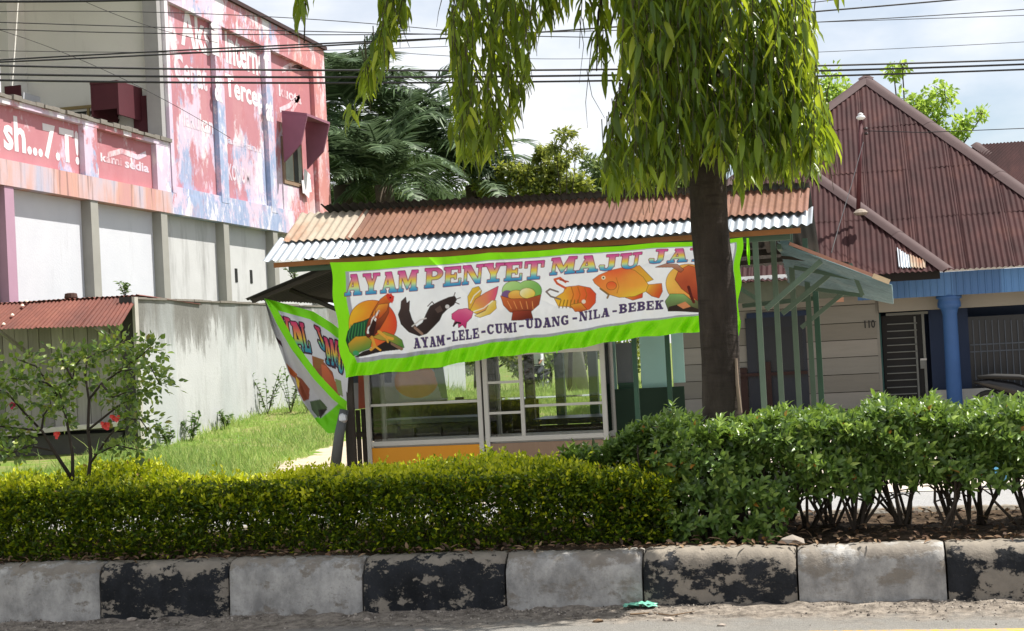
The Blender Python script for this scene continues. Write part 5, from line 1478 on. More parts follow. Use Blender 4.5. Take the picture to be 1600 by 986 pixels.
# ---- background palms
def frond_mesh(name, L, droop, mat, g):
    pts = []; p = np.array((0., 0., 0.)); a = rad(8)
    ns = 22
    for i in range(ns + 1):
        pts.append(p.copy()); a -= droop / ns * (.5 + i / ns)
        p = p + np.array((math.cos(a), 0, math.sin(a))) * L / ns
    pts = np.array(pts)
    V = []; F = []; T = []
    def add(vs, fs, t):
        b_ = len(V); V.extend(vs); F.extend([tuple(q + b_ for q in f) for f in fs]); T.extend([t] * len(vs))
    for i in range(ns):
        w0, w1 = .045 * (1 - i / ns) + .008, .045 * (1 - (i + 1) / ns) + .008
        add([pts[i] + (0, -w0, 0), pts[i] + (0, w0, 0), pts[i + 1] + (0, w1, 0), pts[i + 1] + (0, -w1, 0)], [(0, 1, 2), (0, 2, 3)], .8)
    for s in np.linspace(.14, 1, 44):
        f = s * ns; i = min(ns - 1, int(f)); p = pts[i] + (pts[i + 1] - pts[i]) * (f - i)
        d = unit(pts[i + 1] - pts[i])
        ln = L * .24 * (math.sin(math.pi * min(1, .15 + s * .85)) ** .6 + .15) * g.uniform(.8, 1.1)
        for sd in (-1, 1):
            ax_ = unit(d * g.uniform(.5, .9) + np.array((0, sd, 0)) + np.array((0, 0, g.uniform(-.1, .45))))
            tip = p + ax_ * ln + np.array((0, 0, -ln * g.uniform(.25, .55)))
            mid = p + ax_ * ln * .55 + np.array((0, 0, -ln * .05))
            wv = d * .055
            add([p - wv * .6, p + wv * .6, mid + wv, tip, mid - wv], [(0, 1, 2), (0, 2, 4), (4, 2, 3)], g.random())
    o = fastmesh(name, V, F, mat, None, tint=T)
    me = o.data
    bpy.data.objects.remove(o)
    return me
PALM = leafmat('palm_leaflet', [(0, srgb('253520')), (.6, srgb('3e5433')), (1, srgb('6e8260'))], .5, .2, .3)
g3 = np.random.default_rng(11)
FR = [frond_mesh('frond', 3.6, d_, PALM, g3) for d_ in (rad(60), rad(85), rad(115))]
PTR = plain('palm_trunk', srgb('5b5146'), .95, .35, 5, vs=(1, 1, 6), obj=True)
def palm(px, py, Y, lab, nf=30, sc=1.):
    c = at(px, py, Y=Y)
    t = thing('palm_tree', (c.x, c.y, gz(c.x, c.y)), lab, 'palm tree', 'palms behind the stall')
    h = c.z
    MB().tube([(c.x, c.y, -.1), (c.x + .1, c.y, h * .5), (c.x, c.y, h)], [.34, .24, .26], 12).build('trunk', PTR, t, smooth=True)
    for i in range(nf):
        o = bpy.data.objects.new('frond', FR[i % 3]); COL.objects.link(o); o.parent = t
        o.location = (0, 0, h - t.location.z)
        el = rad(75) * (1 - (i + .5) / nf) ** .8 - rad(18) * (i / nf) 
        o.rotation_euler = (g3.normal() * .15, -el - .15, i * 2.39996 + g3.uniform(-.2, .2))
        s = sc * g3.uniform(.85, 1.1); o.scale = (s, s, s)
palm(548, 175, 43.5, 'tall palm with upright fronds right beside the pink building', 24, .85)
palm(655, 245, 46, 'palm with spreading fronds between the pink building and the drooping branches', 22, .9)
palm(600, 290, 41, 'low palm with arching fronds just above the stall roof', 20, .75)
palm(535, 290, 42, 'low palm crowded against the corner of the pink building', 18, .7)
palm(740, 290, 47, 'rightmost palm, half hidden by the drooping branches', 20, .75)

# ---- broadleaf trees behind
def clumps(centres, n, squash=.8):
    P = []; D = []
    tot = sum(r ** 2 for _, r in centres)
    for c, r in centres:
        k = int(n * r * r / tot)
        d = rnd_dirs(k)
        q = r * rng.random(k) ** .45 * (1 + .25 * np.sin(d[:, 0] * 5 + d[:, 2] * 7))
        P.append(np.array(c) + d * q[:, None] * (1, 1, squash)); D.append(d)
    return np.concatenate(P), np.concatenate(D)
def tree(lab, base, centres, n, ls, mat, bark, name='broadleaf_tree', tr=.16, group=None, lw=.45, sub=7):
    t = thing(name, base, lab, 'tree', group)
    b_ = Vector(base)
    top = sum((Vector(c) for c, _ in centres), Vector()) / len(centres)
    MB().tube([b_ - Vector((0, 0, .1)), b_.lerp(top, .4) + Vector((.1, 0, 0)), b_.lerp(top, .75)], [tr, tr * .75, tr * .5], 10).build('trunk', bark, t, smooth=True)
    mb = MB(); sc_ = []
    for c, r in centres:
        s0 = b_.lerp(top, .55); c = Vector(c)
        mb.tube([s0, s0.lerp(c, .5) + Vector((0, 0, .15)), c], [tr * .35, tr * .22, tr * .1], 6)
        for _ in range(sub):
            d = Vector(rnd_dirs(1)[0]) * r * rng.uniform(.45, .95); d.z *= .8
            mb.tube([c, c + d * .6 + Vector((0, 0, .05)), c + d], [tr * .1, .012, .006], 5); sc_.append((tuple(c + d * .9), r * rng.uniform(.25, .5)))
    mb.build('limbs', bark, t)
    P, D = clumps(sc_ + [(c, r * .6) for c, r in centres], n)
    n = len(P)
    tag(scatter('crown', *LEAF4, P, D + rng.normal(size=(n, 3)) * .8 + (0, 0, -.2), rnd_dirs(n) + (0, 0, .8), rng.uniform(.7, 1.25, n) * ls, ls * lw, mat, t), kind='stuff')
BG1 = leafmat('dull_green_leaf', [(0, srgb('36472a')), (.6, srgb('556b3c')), (1, srgb('8c9b5c'))], .45, .3)
BG2 = leafmat('olive_leaf', [(0, srgb('3f4f25')), (.6, srgb('6a7a36')), (1, srgb('a3a845'))], .45, .35)
BG3 = leafmat('fresh_leaf', [(0, srgb('5b7a2a')), (.5, srgb('86a83c')), (1, srgb('b5c95a'))], .45, .4)
def C(px, py, Y, r): return (tuple(at(px, py, Y=Y)), r)
def ground_at(px, Y): 
    p = at(px, 620, Y=Y); return (p.x, Y, gz(p.x, Y))
tree('olive leafed tree showing above the stall roof left of the trunk', ground_at(905, 46), [C(865, 262, 46, .55), C(828, 282, 46, .65), C(905, 292, 46, .6), C(775, 295, 46.5, .7), C(848, 240, 46, .35), C(800, 262, 46, .4), C(880, 300, 46, .7), C(840, 310, 46, .8)], 7500, .19, BG2, plain('grey_bark', srgb('8b857c'), .95, .25, 6), tr=.34, group='trees behind the stall')
tree('dull green tree behind the stall roof beside the tree trunk', ground_at(1010, 50), [C(1010, 280, 50, 1.2), C(1060, 295, 50, 1.1), C(950, 285, 50, .9), C(930, 260, 50, .5), C(985, 300, 49, 1.)], 8000, .20, BG1, BARK, group='trees behind the stall')
tree('thin sparse sapling rising against the clouds above the stall roof', ground_at(890, 44), [C(885, 215, 44, .35), C(900, 240, 44, .3), C(868, 232, 44, .3)], 420, .2, BG2, BARK, tr=.07, group='trees behind the stall', lw=.3)
tree('dark tree filling the gap behind the palms', ground_at(640, 54), [C(545, 315, 54, 1.4), C(640, 325, 54, 1.4), C(730, 325, 54, 1.3), C(590, 300, 54, 1.0)], 7000, .26, BG1, BARK, group='trees behind the stall')
tree('bright green tree with open branches behind the plum-brown roof', ground_at(1420, 44), [C(1300, 138, 44, .75), C(1285, 165, 44, .5), C(1396, 112, 44, .35), C(1410, 104, 44, .22), C(1440, 160, 44, .75), C(1475, 150, 44, .5), C(1420, 175, 44, .6), C(1465, 190, 44, .5), C(1505, 195, 44, .5), C(1535, 180, 44, .3), C(1480, 215, 44, .5)], 2600, .17, BG3, BARK, tr=.14, lw=.55, sub=8)
for i, (px, Y, w_, h, lab) in enumerate(((780, 60, 1.6, 2.2, 'leafy bush far behind the left of the glass cabinet'), (860, 61, 2.0, 2.6, 'yellow-green bush behind the motorcycle rider'), (940, 60, 1.8, 2.4, 'bush seen through the right pane of the glass cabinet'), (700, 62, 2.2, 2.8, 'big bush behind the left cabinet, by the boundary wall end'))):
    b_ = Vector(ground_at(px, Y))
    cs = [(tuple(b_ + Vector((rng.uniform(-w_, w_), rng.uniform(-.6, .6), rng.uniform(.3, 1) * h))), rng.uniform(.7, 1.1)) for _ in range(7)]
    tree(lab, tuple(b_), cs, 3500, .2, BG3 if i % 2 else BG2, BARK, name='bush', tr=.08, group='bushes at the back of the field', sub=4)

# ---- clipped hedges on the median
def hedge_golden():
    t = thing('golden_hedge', (-3.5, 9.3, .27), 'low clipped golden-green hedge along the left of the median', 'hedge')
    x0, x1, y0, y1 = -6.2, -1.08, 8.64, 9.92
    mb = MB(); pos = []; axs = []; tints = []
    top = lambda x, y: .668 + .028 * np.sin(x * 2.3 + 1) + .022 * np.sin(x * 5.1 + y * 4) + .02 * np.sin(y * 6 + x) + .014 * np.sin(x * 13 + y * 9)
    fr = lambda x, z: y0 + .045 * np.sin(x * 3.1) + .035 * np.sin(x * 7.3 + z * 9) + .05 * np.sin(x * 1.7 + 2) * (z - .3)
    for x in np.arange(x0, x1, .075):
        for _ in range(2):
            b_ = Vector((x + rng.uniform(-.04, .04), rng.uniform(y0 + .15, y1 - .1), .25)); tip = b_ + Vector((rng.normal() * .12, rng.normal() * .12, .38))
            mb.tube([b_, b_.lerp(tip, .5) + Vector((rng.normal() * .03, rng.normal() * .03, 0)), tip], [.009, .007, .004], 5, cap=False)
    tag(mb.build('stems', STEM, t), kind='stuff')
    # sprays: short shoots that end on the clipped surface and carry pairs of leaves
    ns = 13500
    which = rng.random(ns)
    X = rng.uniform(x0, x1, ns)
    endz = np.empty(ns); endy = np.empty(ns); dirs = np.empty((ns, 3))
    topm = which < .55
    k = topm.sum(); endy[topm] = rng.uniform(y0, y1, k); endz[topm] = top(X[topm], endy[topm]) + rng.normal(0, .018, k) + .06 * (rng.random(k) < .06) * rng.random(k); dirs[topm] = unit(np.stack([rng.normal(0, .5, k), rng.normal(0, .5, k), np.ones(k)], 1))
    frm = ~topm; k = frm.sum()
    zz_ = .275 + .42 * rng.random(k) ** .9
    thin = rng.random(k) < np.where(zz_ < .46, .8, 1.)
    endz[frm] = np.where(thin, zz_, .5 + .2 * rng.random(k)); endy[frm] = fr(X[frm], endz[frm]) + np.abs(rng.normal(0, .05, k)) + .03 * sm(.5, .28, endz[frm])
    dirs[frm] = unit(np.stack([rng.normal(0, .55, k), -np.ones(k), rng.normal(.35, .4, k)], 1))
    mid = rng.random(ns) < .17
    endy = np.where(mid, rng.uniform(y0 + .2, y1, ns), endy); endz = np.where(mid, rng.uniform(.30, .62, ns), endz)
    # right end rounds off
    e = sm(-1.35, -1.08, X); endz -= e * .06; endz += .06 * np.exp(-((X + 4.75) / .3) ** 2) * topm
    endy = np.where(X > -1.7, np.minimum(endy, 9.15 + .1 * rng.random(ns)), endy)
    L_ = rng.uniform(.06, .12, ns)
    for j in range(8):
        f = j / 7
        p = np.stack([X, endy, endz], 1) - dirs * (L_ * (1 - f))[:, None] + rng.normal(0, .006, (ns, 3))
        side = unit(np.cross(dirs, rnd_dirs(ns)))
        pos.append(p); axs.append(unit(side * (1.1 - .6 * f) + dirs * (.5 + .5 * f))); tints.append(np.clip(.15 + .55 * f + rng.normal(0, .16, ns) + .12 * np.sin(X * 2.1 + endy * 3) * topm + .26 * topm - .14 * ~topm, 0, 1))  # young top leaves golden; front leaves tinted darker to carry the shade
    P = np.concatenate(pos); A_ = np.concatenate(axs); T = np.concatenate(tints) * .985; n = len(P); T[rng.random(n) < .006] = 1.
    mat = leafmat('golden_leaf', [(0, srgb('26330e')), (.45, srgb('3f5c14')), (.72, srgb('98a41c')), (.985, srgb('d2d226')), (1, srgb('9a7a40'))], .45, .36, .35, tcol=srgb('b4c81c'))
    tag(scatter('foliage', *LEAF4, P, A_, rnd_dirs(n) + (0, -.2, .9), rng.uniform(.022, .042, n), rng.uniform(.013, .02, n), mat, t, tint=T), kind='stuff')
hedge_golden()
def hedge_green():
    t = thing('glossy_hedge', (.3, 9.2, .27), 'taller glossy dark-green hedge with bare leggy stems, right of the tree', 'hedge')
    x0, x1, y0, y1 = -1.78, 2.4, 8.72, 9.75
    def top(x): return .68 + .215 * sm(-1.85, -1.0, x) + .018 * np.sin(x * 4 + 1) + .02 * np.sin(x * 9.3) + .015 * np.sin(x * 21)
    mb = MB(); tips = []; tdir = []
    bases = []
    x = x0 + .15
    while x < x1:
        bases.append((x + rng.uniform(-.04, .04), rng.uniform(y0 + .18, y0 + .55))); x += .16 + .12 * rng.random()
    for bx in np.arange(x0 + .2, x1, .22): bases.append((bx + rng.uniform(-.05, .05), rng.uniform(y0 + .5, y1 - .2)))
    bases = [(bx, max(by, 9.3) if bx < -1.1 else by) for bx, by in bases]
    for bx, by in bases:
        for s in range(int(rng.integers(5, 9))):
            b_ = Vector((bx + rng.normal() * .015, by + rng.normal() * .015, .25))
            a = rng.uniform(0, 6.28); sp = rng.uniform(.05, .22)
            h = float(top(bx)) - .27
            e = b_ + Vector((math.cos(a) * sp, math.sin(a) * sp, h * rng.uniform(.6, .85)))
            m_ = b_.lerp(e, .5) + Vector((math.cos(a) * .03, math.sin(a) * .03, -.02)) + Vector((rng.normal() * .02, rng.normal() * .02, 0))
            mb.tube([b_, m_, e], [.011, .008, .005], 6, cap=False)
            for _ in range(5):
                f = rng.uniform(.45, 1); q = b_.lerp(m_, f * 2) if f < .5 else m_.lerp(e, f * 2 - 1)
                d = Vector((rng.normal(), rng.normal() - .3, rng.uniform(.1, 1.2))).normalized() * rng.uniform(.08, .2)
                q2 = q + d
                q2.z = min(q2.z, float(top(q2.x)) - .02)
                mb.tube([q, q.lerp(q2, .5) + Vector((0, 0, .012)), q2], [.005, .004, .003], 5, cap=False)
                tips.append(q2); tdir.append((q2 - q).normalized())
    tag(mb.build('stems', plain('grey_brown_stem', srgb('4a4138'), .9, .3, 20), t), kind='stuff')
    MB().tube([(-.62, 8.78, .26), (-.57, 8.8, .42), (-.50, 8.86, .62)], [.026, .022, .016], 8).build('cut_stem', plain('pale_stem', srgb('7a736a'), .9, .3, 20), t, smooth=True)
    # leaf rosettes at the shoot ends: on twig tips plus the clipped outer surface
    T_ = [np.array(q) for q in tips]; D_ = [np.array(q) for q in tdir]
    ns = 4900
    X = rng.uniform(x0, x1, ns); w_ = rng.random(ns); k = w_ < .6
    Yt = rng.uniform(y0, y1, ns)
    Zt = np.where(k, top(X) + rng.normal(0, .022, ns) + .04 * (rng.random(ns) < .06), 0)
    dens = rng.random(ns) ** 1.7
    Zf = top(X) - .03 - dens * (.36 + .30 * sm(-.2, -.8, X))
    Yf = y0 + .02 * np.sin(X * 5) + np.abs(rng.normal(0, .06, ns)) + .05 * np.sin(X * 11 + Zf * 20)
    Z_ = np.where(k, Zt, Zf); Y_ = np.where(k, Yt, Yf)
    left = X < x0 + .22
    lowm = (X < -.45) & (rng.random(ns) < .3) & ~k
    Zf = np.where(lowm, rng.uniform(.29, .6, ns), Zf); Z_ = np.where(k, Zt, Zf)
    Z_ = np.where(left & ~k, rng.uniform(.4, .72, ns), Z_)
    dd_ = np.where(k[:, None], np.stack([rng.normal(0, .5, ns), rng.normal(-.15, .5, ns), np.ones(ns)], 1), np.stack([rng.normal(0, .6, ns), -np.ones(ns), rng.uniform(.0, 1.0, ns)], 1))
    Pc = np.concatenate([np.array(T_), np.stack([X, Y_, Z_], 1)]); Dc = unit(np.concatenate([np.array(D_), dd_]))
    keep = (Pc[:, 2] > .58) | (rng.random(len(Pc)) < .30) | ((Pc[:, 0] < -.45) & (rng.random(len(Pc)) < .9))
    Pc, Dc = Pc[keep], Dc[keep]
    lf = Pc[:, 0] < -1.12 + .05 * rng.normal(size=len(Pc))
    Pc[lf, 1] = np.maximum(Pc[lf, 1], 9.15 + .12 * rng.random(lf.sum()))
    pos, axs, tn, nr_ = [], [], [], []
    m_ = len(Pc)
    ct = rng.random(m_)
    for j in range(8):
        ph = j * 2.4 + rng.random(m_) * .5
        u = unit(np.cross(Dc, (0.3, .2, .1) + rnd_dirs(m_) * .01)); q = np.cross(Dc, u)
        rd = u * np.cos(ph)[:, None] + q * np.sin(ph)[:, None]
        f = j / 7
        pos.append(Pc - Dc * (.035 * (1 - f)) + rng.normal(0, .003, (m_, 3))); a_ = rd * (1.15 - .5 * f)[..., None] if hasattr(f, 'shape') else rd * (1.15 - .5 * f)
        axs.append(unit(a_ + Dc * (.35 + .6 * f))); nr_.append(Dc - rd * .3)
        tn.append(np.clip(ct * .35 + .35 * f + rng.normal(0, .12, m_) + .15, 0, 1))
    P, A_, T, Nr = np.concatenate(pos), np.concatenate(axs), np.concatenate(tn), np.concatenate(nr_)
    n = len(P)
    odd = rng.random(n) < .004
    mat = leafmat('glossy_leaf', [(0, srgb('2b3d20')), (.5, srgb('567233')), (.85, srgb('8aa34a')), (.97, srgb('b4c66a')), (1, srgb('b07a35'))], .36, .30, .45, tcol=srgb('8fae3c'))
    T = np.where(odd, 1., T * .96)
    tag(scatter('foliage', *LEAF8, P, A_, Nr, rng.uniform(.038, .072, n), rng.uniform(.019, .030, n), mat, t, tint=T), kind='stuff')
hedge_green()

# ---- flowering shrub in the left hedge
fs = thing('flowering_shrub', (-4.7, 9.0, .27), 'open shrub with crooked branches and small red flowers rising from the left hedge', 'shrub')
zc = lambda P: [(a / 3.523, 440 + c / 3.523) for a, c in P]
BRS = [[(400, 1150), (400, 960), (370, 780), (335, 640), (320, 590)], [(335, 640), (400, 530), (410, 460), (470, 400)], [(320, 590), (250, 560), (150, 540), (60, 520)], [(480, 1150), (500, 960), (485, 820), (490, 650), (560, 560), (690, 480), (790, 400), (830, 350)],
       [(485, 820), (640, 700), (770, 600), (840, 570)], [(400, 1100), (300, 930), (230, 820), (100, 820), (0, 800), (-60, 780)], [(230, 800), (240, 740), (280, 680), (270, 620)], [(500, 1000), (600, 850), (690, 760), (770, 750), (820, 830)], [(330, 640), (200, 480), (100, 430)],
       [(490, 650), (470, 520), (480, 420), (600, 360), (690, 330)], [(230, 820), (120, 700), (40, 620), (-40, 600)], [(520, 960), (640, 900), (780, 930)], [(400, 530), (340, 430), (330, 380)], [(690, 480), (760, 470), (830, 480), (880, 560)], [(300, 930), (160, 900), (60, 940), (-60, 900)], [(560, 560), (620, 640), (700, 620)]]
tipp = []; mbs = MB()
for k, B in enumerate(BRS):
    Y0 = 8.95 + .30 * math.sin(k * 2.3)
    Q_ = zc(B); pts = []
    for i, (a, c) in enumerate(Q_):
        y_ = 9.0 + (Y0 - 9.0) * i / (len(Q_) - 1)
        pts.append(at(a, c, Y=y_) + Vector((0, 0, rng.normal() * .006)))
    r0 = .013 if k in (0, 3, 5) else .008
    MB().tube(pts, list(np.linspace(r0, .003, len(pts))), 7).build('branch', BARK, fs, smooth=True)
    for i in range(len(pts) - 1):
        for f in np.linspace(0, 1, 9):
            s = (i + f) / (len(pts) - 1)
            if s < (.45 if k in (0, 3, 5, 7) else .22): continue
            tipp.append((pts[i].lerp(pts[i + 1], f), s))
pos = []; axs = []; tn = []
for p, s in tipp:
    for _ in range(int(2 + 12 * s * s)):
        d = rnd_dirs(1)[0]; r = rng.uniform(.01, .11) * (.4 + s)
        pos.append(np.array(p) + d * r * (1, 1, .7)); axs.append(d + (0, 0, .1)); tn.append(rng.random())
n = len(pos)
SHL = leafmat('ovate_leaf', [(0, srgb('3a5226')), (.5, srgb('5d7a32')), (.96, srgb('93a646')), (1, srgb('8a7a3a'))], .38, .35, .5, tcol=srgb('93a83c'))
LEAFO = ([(0, 0, 0), (.42, .25, .05), (0, .35, -.03), (-.42, .25, .05), (.5, .55, .04), (0, .7, -.06), (-.5, .55, .04), (0, 1, -.12)], LEAF8[1])
tag(scatter('foliage', *LEAFO, pos, axs, rnd_dirs(n) + (0, -.3, 1.), rng.uniform(.028, .055, n), rng.uniform(.018, .034, n), SHL, fs, tint=np.array(tn)), kind='stuff')
REDF = M('red_petal'); REDF.base(srgb('c8352c')).set(.5)
PINKF = M('pink_petal'); PINKF.base(srgb('c83a5c')).set(.5)
for px, py, mt_ in ((176, 652, REDF), (185, 655, REDF), (163, 664, REDF), (168, 666, REDF), (19, 634, PINKF), (90, 680, REDF)):
    c = at(px, py, Y=8.80 + .1 * rng.random()); mb = MB()
    for q in range(6):
        o_ = Vector(rnd_dirs(1)[0]) * .014
        for k in range(5):
            a = k * 1.2566 + q; d = Vector((math.cos(a), -.4, math.sin(a))) * .014; s = Vector((-math.sin(a), 0, math.cos(a))) * .006
            mb.add([c + o_, c + o_ + d * .6 + s, c + o_ + d, c + o_ + d * .6 - s], [(0, 1, 2), (0, 2, 3)])
    mb.build('flower', mt_.m, fs)

# ---- the roadside tree with drooping lance leaves
tr = thing('roadside_tree', (-.84, 9.4, .27), 'roadside tree with straight dark trunk and long drooping lance-shaped leaves', 'tree')
def trunk_mat():
    m = M('roadside_bark')
    c = m.ramp(m.noise(3.0, (2, 2, .6), detail=9, rough=.7), [(.3, srgb('2c2622')), (.55, srgb('423a34')), (.75, srgb('574e46'))])
    ring = m.ramp(m.noise(5, (.6, .6, 4), detail=5, loc=(2, 2, 2)), [(.55, 0), (.65, .5)])
    m.base(m.mix(ring, c, srgb('2a241f'))).set(.9, 0, .2)
    m.bump(m.math('ADD', m.noise(9, (3, 3, .8), detail=8), m.math('MULTIPLY', m.noise(6, (.5, .5, 5)), .7)), .7, .02)
    return m.m
TB = trunk_mat()
tp = [(at(1130, 840, Y=9.4), .135), (at(1128, 660, Y=9.4), .118), (at(1126, 560, Y=9.4), .112), (at(1119, 450, Y=9.4), .113), (at(1110, 350, Y=9.4), .112), (at(1105, 250, Y=9.4), .108), (at(1102, 100, Y=9.4), .10), (at(1100, -100, Y=9.4), .09), (at(1095, -500, Y=9.4), .06), (at(1090, -900, Y=9.4), .03)]
n_ = 20; V = []; F = []
pts = []
for i in range(len(tp) - 1):
    for f in np.linspace(0, 1, 9)[:-1]: pts.append((tp[i][0].lerp(tp[i + 1][0], f), tp[i][1] * (1 - f) + tp[i + 1][1] * f))
for i, (p, r) in enumerate(pts):
    for k in range(n_):
        a = 2 * math.pi * k / n_
        rr = r * (1 + .035 * math.sin(3 * a + p.z * 2) + .025 * math.sin(5 * a - p.z * 7) + rng.normal() * .008)
        V.append((p.x + rr * math.cos(a), p.y + rr * math.sin(a), p.z))
F = [(i * n_ + k, i * n_ + (k + 1) % n_, (i + 1) * n_ + (k + 1) % n_, (i + 1) * n_ + k) for i in range(len(pts) - 1) for k in range(n_)]
fastmesh('trunk', V, F, TB, tr, smooth=True)
MB().tube([at(1157, 645, Y=9.32), at(1152, 600, Y=9.32), at(1150, 560, Y=9.33)], [.012, .011, .008], 7).build('sucker', plain('pale_sucker', srgb('8a7868'), .9), tr)
LANCE = ([(0, 0, 0), (.42, .18, .05), (0, .2, 0), (-.42, .18, .05), (.5, .45, .0), (0, .47, -.05), (-.5, .45, .0), (.3, .75, -.05), (0, .78, -.1), (-.3, .75, -.05), (0.05, 1, -.2)],
         [(0, 1, 2), (0, 2, 3), (1, 4, 5), (1, 5, 2), (2, 5, 6), (2, 6, 3), (4, 7, 8), (4, 8, 5), (5, 8, 9), (5, 9, 6), (7, 10, 8), (8, 10, 9)])
REG = {
 'main': [(968, -30), (962, 40), (966, 100), (958, 160), (945, 205), (938, 240), (926, 285), (935, 305), (965, 300), (1000, 300), (1030, 292), (1058, 285), (1086, 262), (1120, 258), (1146, 262), (1150, 300), (1160, 318), (1172, 275), (1200, 270), (1235, 280), (1268, 272), (1292, 252), (1314, 232), (1302, 205), (1294, 160), (1276, 110), (1280, 50), (1266, -30)],
 'mid': [(706, -30), (694, 45), (706, 105), (694, 128), (704, 150), (700, 205), (712, 245), (746, 260), (772, 240), (800, 228), (812, 180), (830, 135), (836, 85), (848, 40), (890, 20), (892, -30)],
 'left': [(580, -30), (592, 35), (576, 75), (562, 112), (552, 150), (530, 190), (536, 206), (562, 176), (584, 142), (602, 104), (617, 60), (642, 22), (640, -30)],
 'tip': [(452, -30), (466, 46), (482, 26), (502, -30)],
 'strand': [(900, 30), (918, 55), (925, 110), (946, 138), (962, 145), (955, 80), (948, 30), (952, -30), (912, -30)]}
def region_sample(P, n):
    P = np.array(P); lo, hi = P.min(0), P.max(0); out = []
    while len(out) < n:
        q = rng.uniform(lo, hi, (n, 2)); out += list(q[inpoly(q[:, 0], q[:, 1], P)])
    return np.array(out[:n])
def region_max(P): return max(p[1] for p in P) - 15
pos, axs, nrs, szs, tn = [], [], [], [], []
tw = MB()
def spray(p0, length, dens, region=None, sz=(.08, .20)):
    d = Vector((rng.normal() * .12, rng.normal() * .12, -1)).normalized()
    k = max(3, int(length * dens))
    end = p0 + d * length
    kept = 0
    for j in range(k):
        f = j / k
        b_ = p0.lerp(end, f)
        a = j * 2.4 + rng.uniform(-.4, .4)
        o_ = np.array((math.cos(a), math.sin(a), 0))
        ax_ = unit(o_ * rng.uniform(.25, 1.15) + np.array((0, 0, -1.)))
        L_ = rng.uniform(*sz)
        tip = np.array(b_) + ax_ * L_
        if region is not None:
            q = proj(np.stack([np.array(b_), np.array(b_) * .5 + tip * .5]))
            if not inpoly(q[:, 0], q[:, 1], region).all() and not (rng.random() < .02 and q[:, 1].max() < region_max(region)): continue
        pos.append(np.array(b_)); axs.append(ax_); nrs.append(o_ + rnd_dirs(1)[0] * .5 + (0, 0, .4)); szs.append(L_); tn.append(np.clip(.36 + .32 * f + rng.normal() * .3, 0, 1)); kept += 1
    if kept > k * .4: tw.tube([p0, p0.lerp(end, .5), p0.lerp(end, .9)], [.004, .003, .002], 4, cap=False)
for nm, cnt, yy_ in (('main', 700, (8.55, 10.35)), ('mid', 165, (8.9, 9.9)), ('left', 50, (9.1, 9.6)), ('tip', 9, (9.2, 9.5)), ('strand', 12, (9.2, 9.5))):
    S_ = region_sample(REG[nm], cnt)
    for px, py in S_:
        Yq = rng.uniform(*yy_)
        if nm == 'main' and rng.random() < .35: Yq = rng.uniform(8.5, 8.9)
        if nm in ('main', 'mid') and math.sin(px * .045 + py * .021) * math.sin(py * .038 - px * .017 + 1) + .5 * math.sin(px * .11 + py * .07) > .78: continue
        p0 = at(px, py - 45, Y=Yq)
        spray(p0, rng.uniform(.22, .5), 24, REG[nm])
# the crown goes on above, wide to the left
for _ in range(1500):
    u = rng.random()
    if u < .72:
        zc_ = rng.uniform(3.75, 6.4); r = 1.05 * max(.1, 1 - (zc_ - 3.5) / 4.6) * math.sqrt(rng.random()); a = rng.uniform(0, 6.28)
        p0 = Vector((-.85 + r * math.cos(a), 9.4 + r * math.sin(a), zc_))
    else:
        t = rng.random() ** .8
        br = int(rng.integers(0, 5))
        tips_ = [(-4.4, 9.2, 4.7), (-3.5, 8.5, 4.9), (-3.2, 10.2, 5.2), (-2.3, 9.3, 5.6), (-5.4, 9.5, 5.2)]
        c = Vector((-.9, 9.4, 4.2)).lerp(Vector(tips_[br]), t) + Vector((0, 0, .35 * math.sin(t * 3.14)))
        p0 = c + Vector((rng.normal() * .34, rng.normal() * .3, rng.normal() * .2))
        p0.z = max(p0.z, 4.15)
    spray(p0, rng.uniform(.25, .5), 16, None, (.15, .22))
def shade_gap(x, y): return math.sin(x * 2.1 + 1.0) * math.sin(y * 2.6 + x) + .6 * math.sin(x * 5.3 - y * 4.1)  # gaps for leaf sprays added out of view to dapple shade on the kerb
cnt = 0
while cnt < 620:
    p0 = Vector((rng.uniform(-6.4, .5), rng.uniform(7.3, 10.9), rng.uniform(4.7, 6.1)))
    if p0.x > 0: p0.z = max(p0.z, 5.3)
    lim = .6 if 8.5 < p0.y < 9.7 else -.8
    if shade_gap(p0.x, p0.y) > lim: continue
    spray(p0, rng.uniform(.2, .4), 26, None, (.2, .3)); cnt += 1
for e in ((-4.4, 9.2, 4.7), (-3.5, 8.5, 4.9), (-3.2, 10.2, 5.2), (-2.3, 9.3, 5.6), (-5.4, 9.5, 5.2), (-6.0, 8.4, 5.5), (.8, 8.5, 5.4), (-1.8, 7.6, 5.3)):
    s0 = Vector((-.86, 9.4, 3.9 + rng.random() * .4)); e = Vector(e)
    MB().tube([s0, s0.lerp(e, .35) + Vector((0, 0, .35)), s0.lerp(e, .7) + Vector((0, 0, .3)), e], [.05, .038, .025, .012], 8).build('limb', TB, tr, smooth=True)
for nm, e in (('mid', at(770, 40, Y=9.4)), ('left', at(610, 20, Y=9.35)), ('tip', at(478, -20, Y=9.35)), ('strand', at(935, 20, Y=9.35))):
    s0 = Vector((e.x + (.5 if nm != 'strand' else .15), 9.4, e.z + .9))
    MB().tube([s0, e + Vector((.1, 0, .35)), e, e + Vector((-.03, 0, -.35))], [.02, .013, .008, .004], 6).build('limb', TB, tr, smooth=True)
for k in range(16):
    a = k * 2.4; z0 = 2.55 + .08 * k; rr = rng.uniform(.35, .6)
    s0 = Vector((-.83, 9.4, z0)); o_ = Vector((math.cos(a), math.sin(a), 0))
    MB().tube([s0 + o_ * .08, s0 + o_ * rr * .4 + Vector((0, 0, .22)), s0 + o_ * rr * .8 + Vector((0, 0, .12)), s0 + o_ * rr + Vector((0, 0, -.25))], [.022, .016, .010, .005], 7).build('limb', TB, tr, smooth=True)
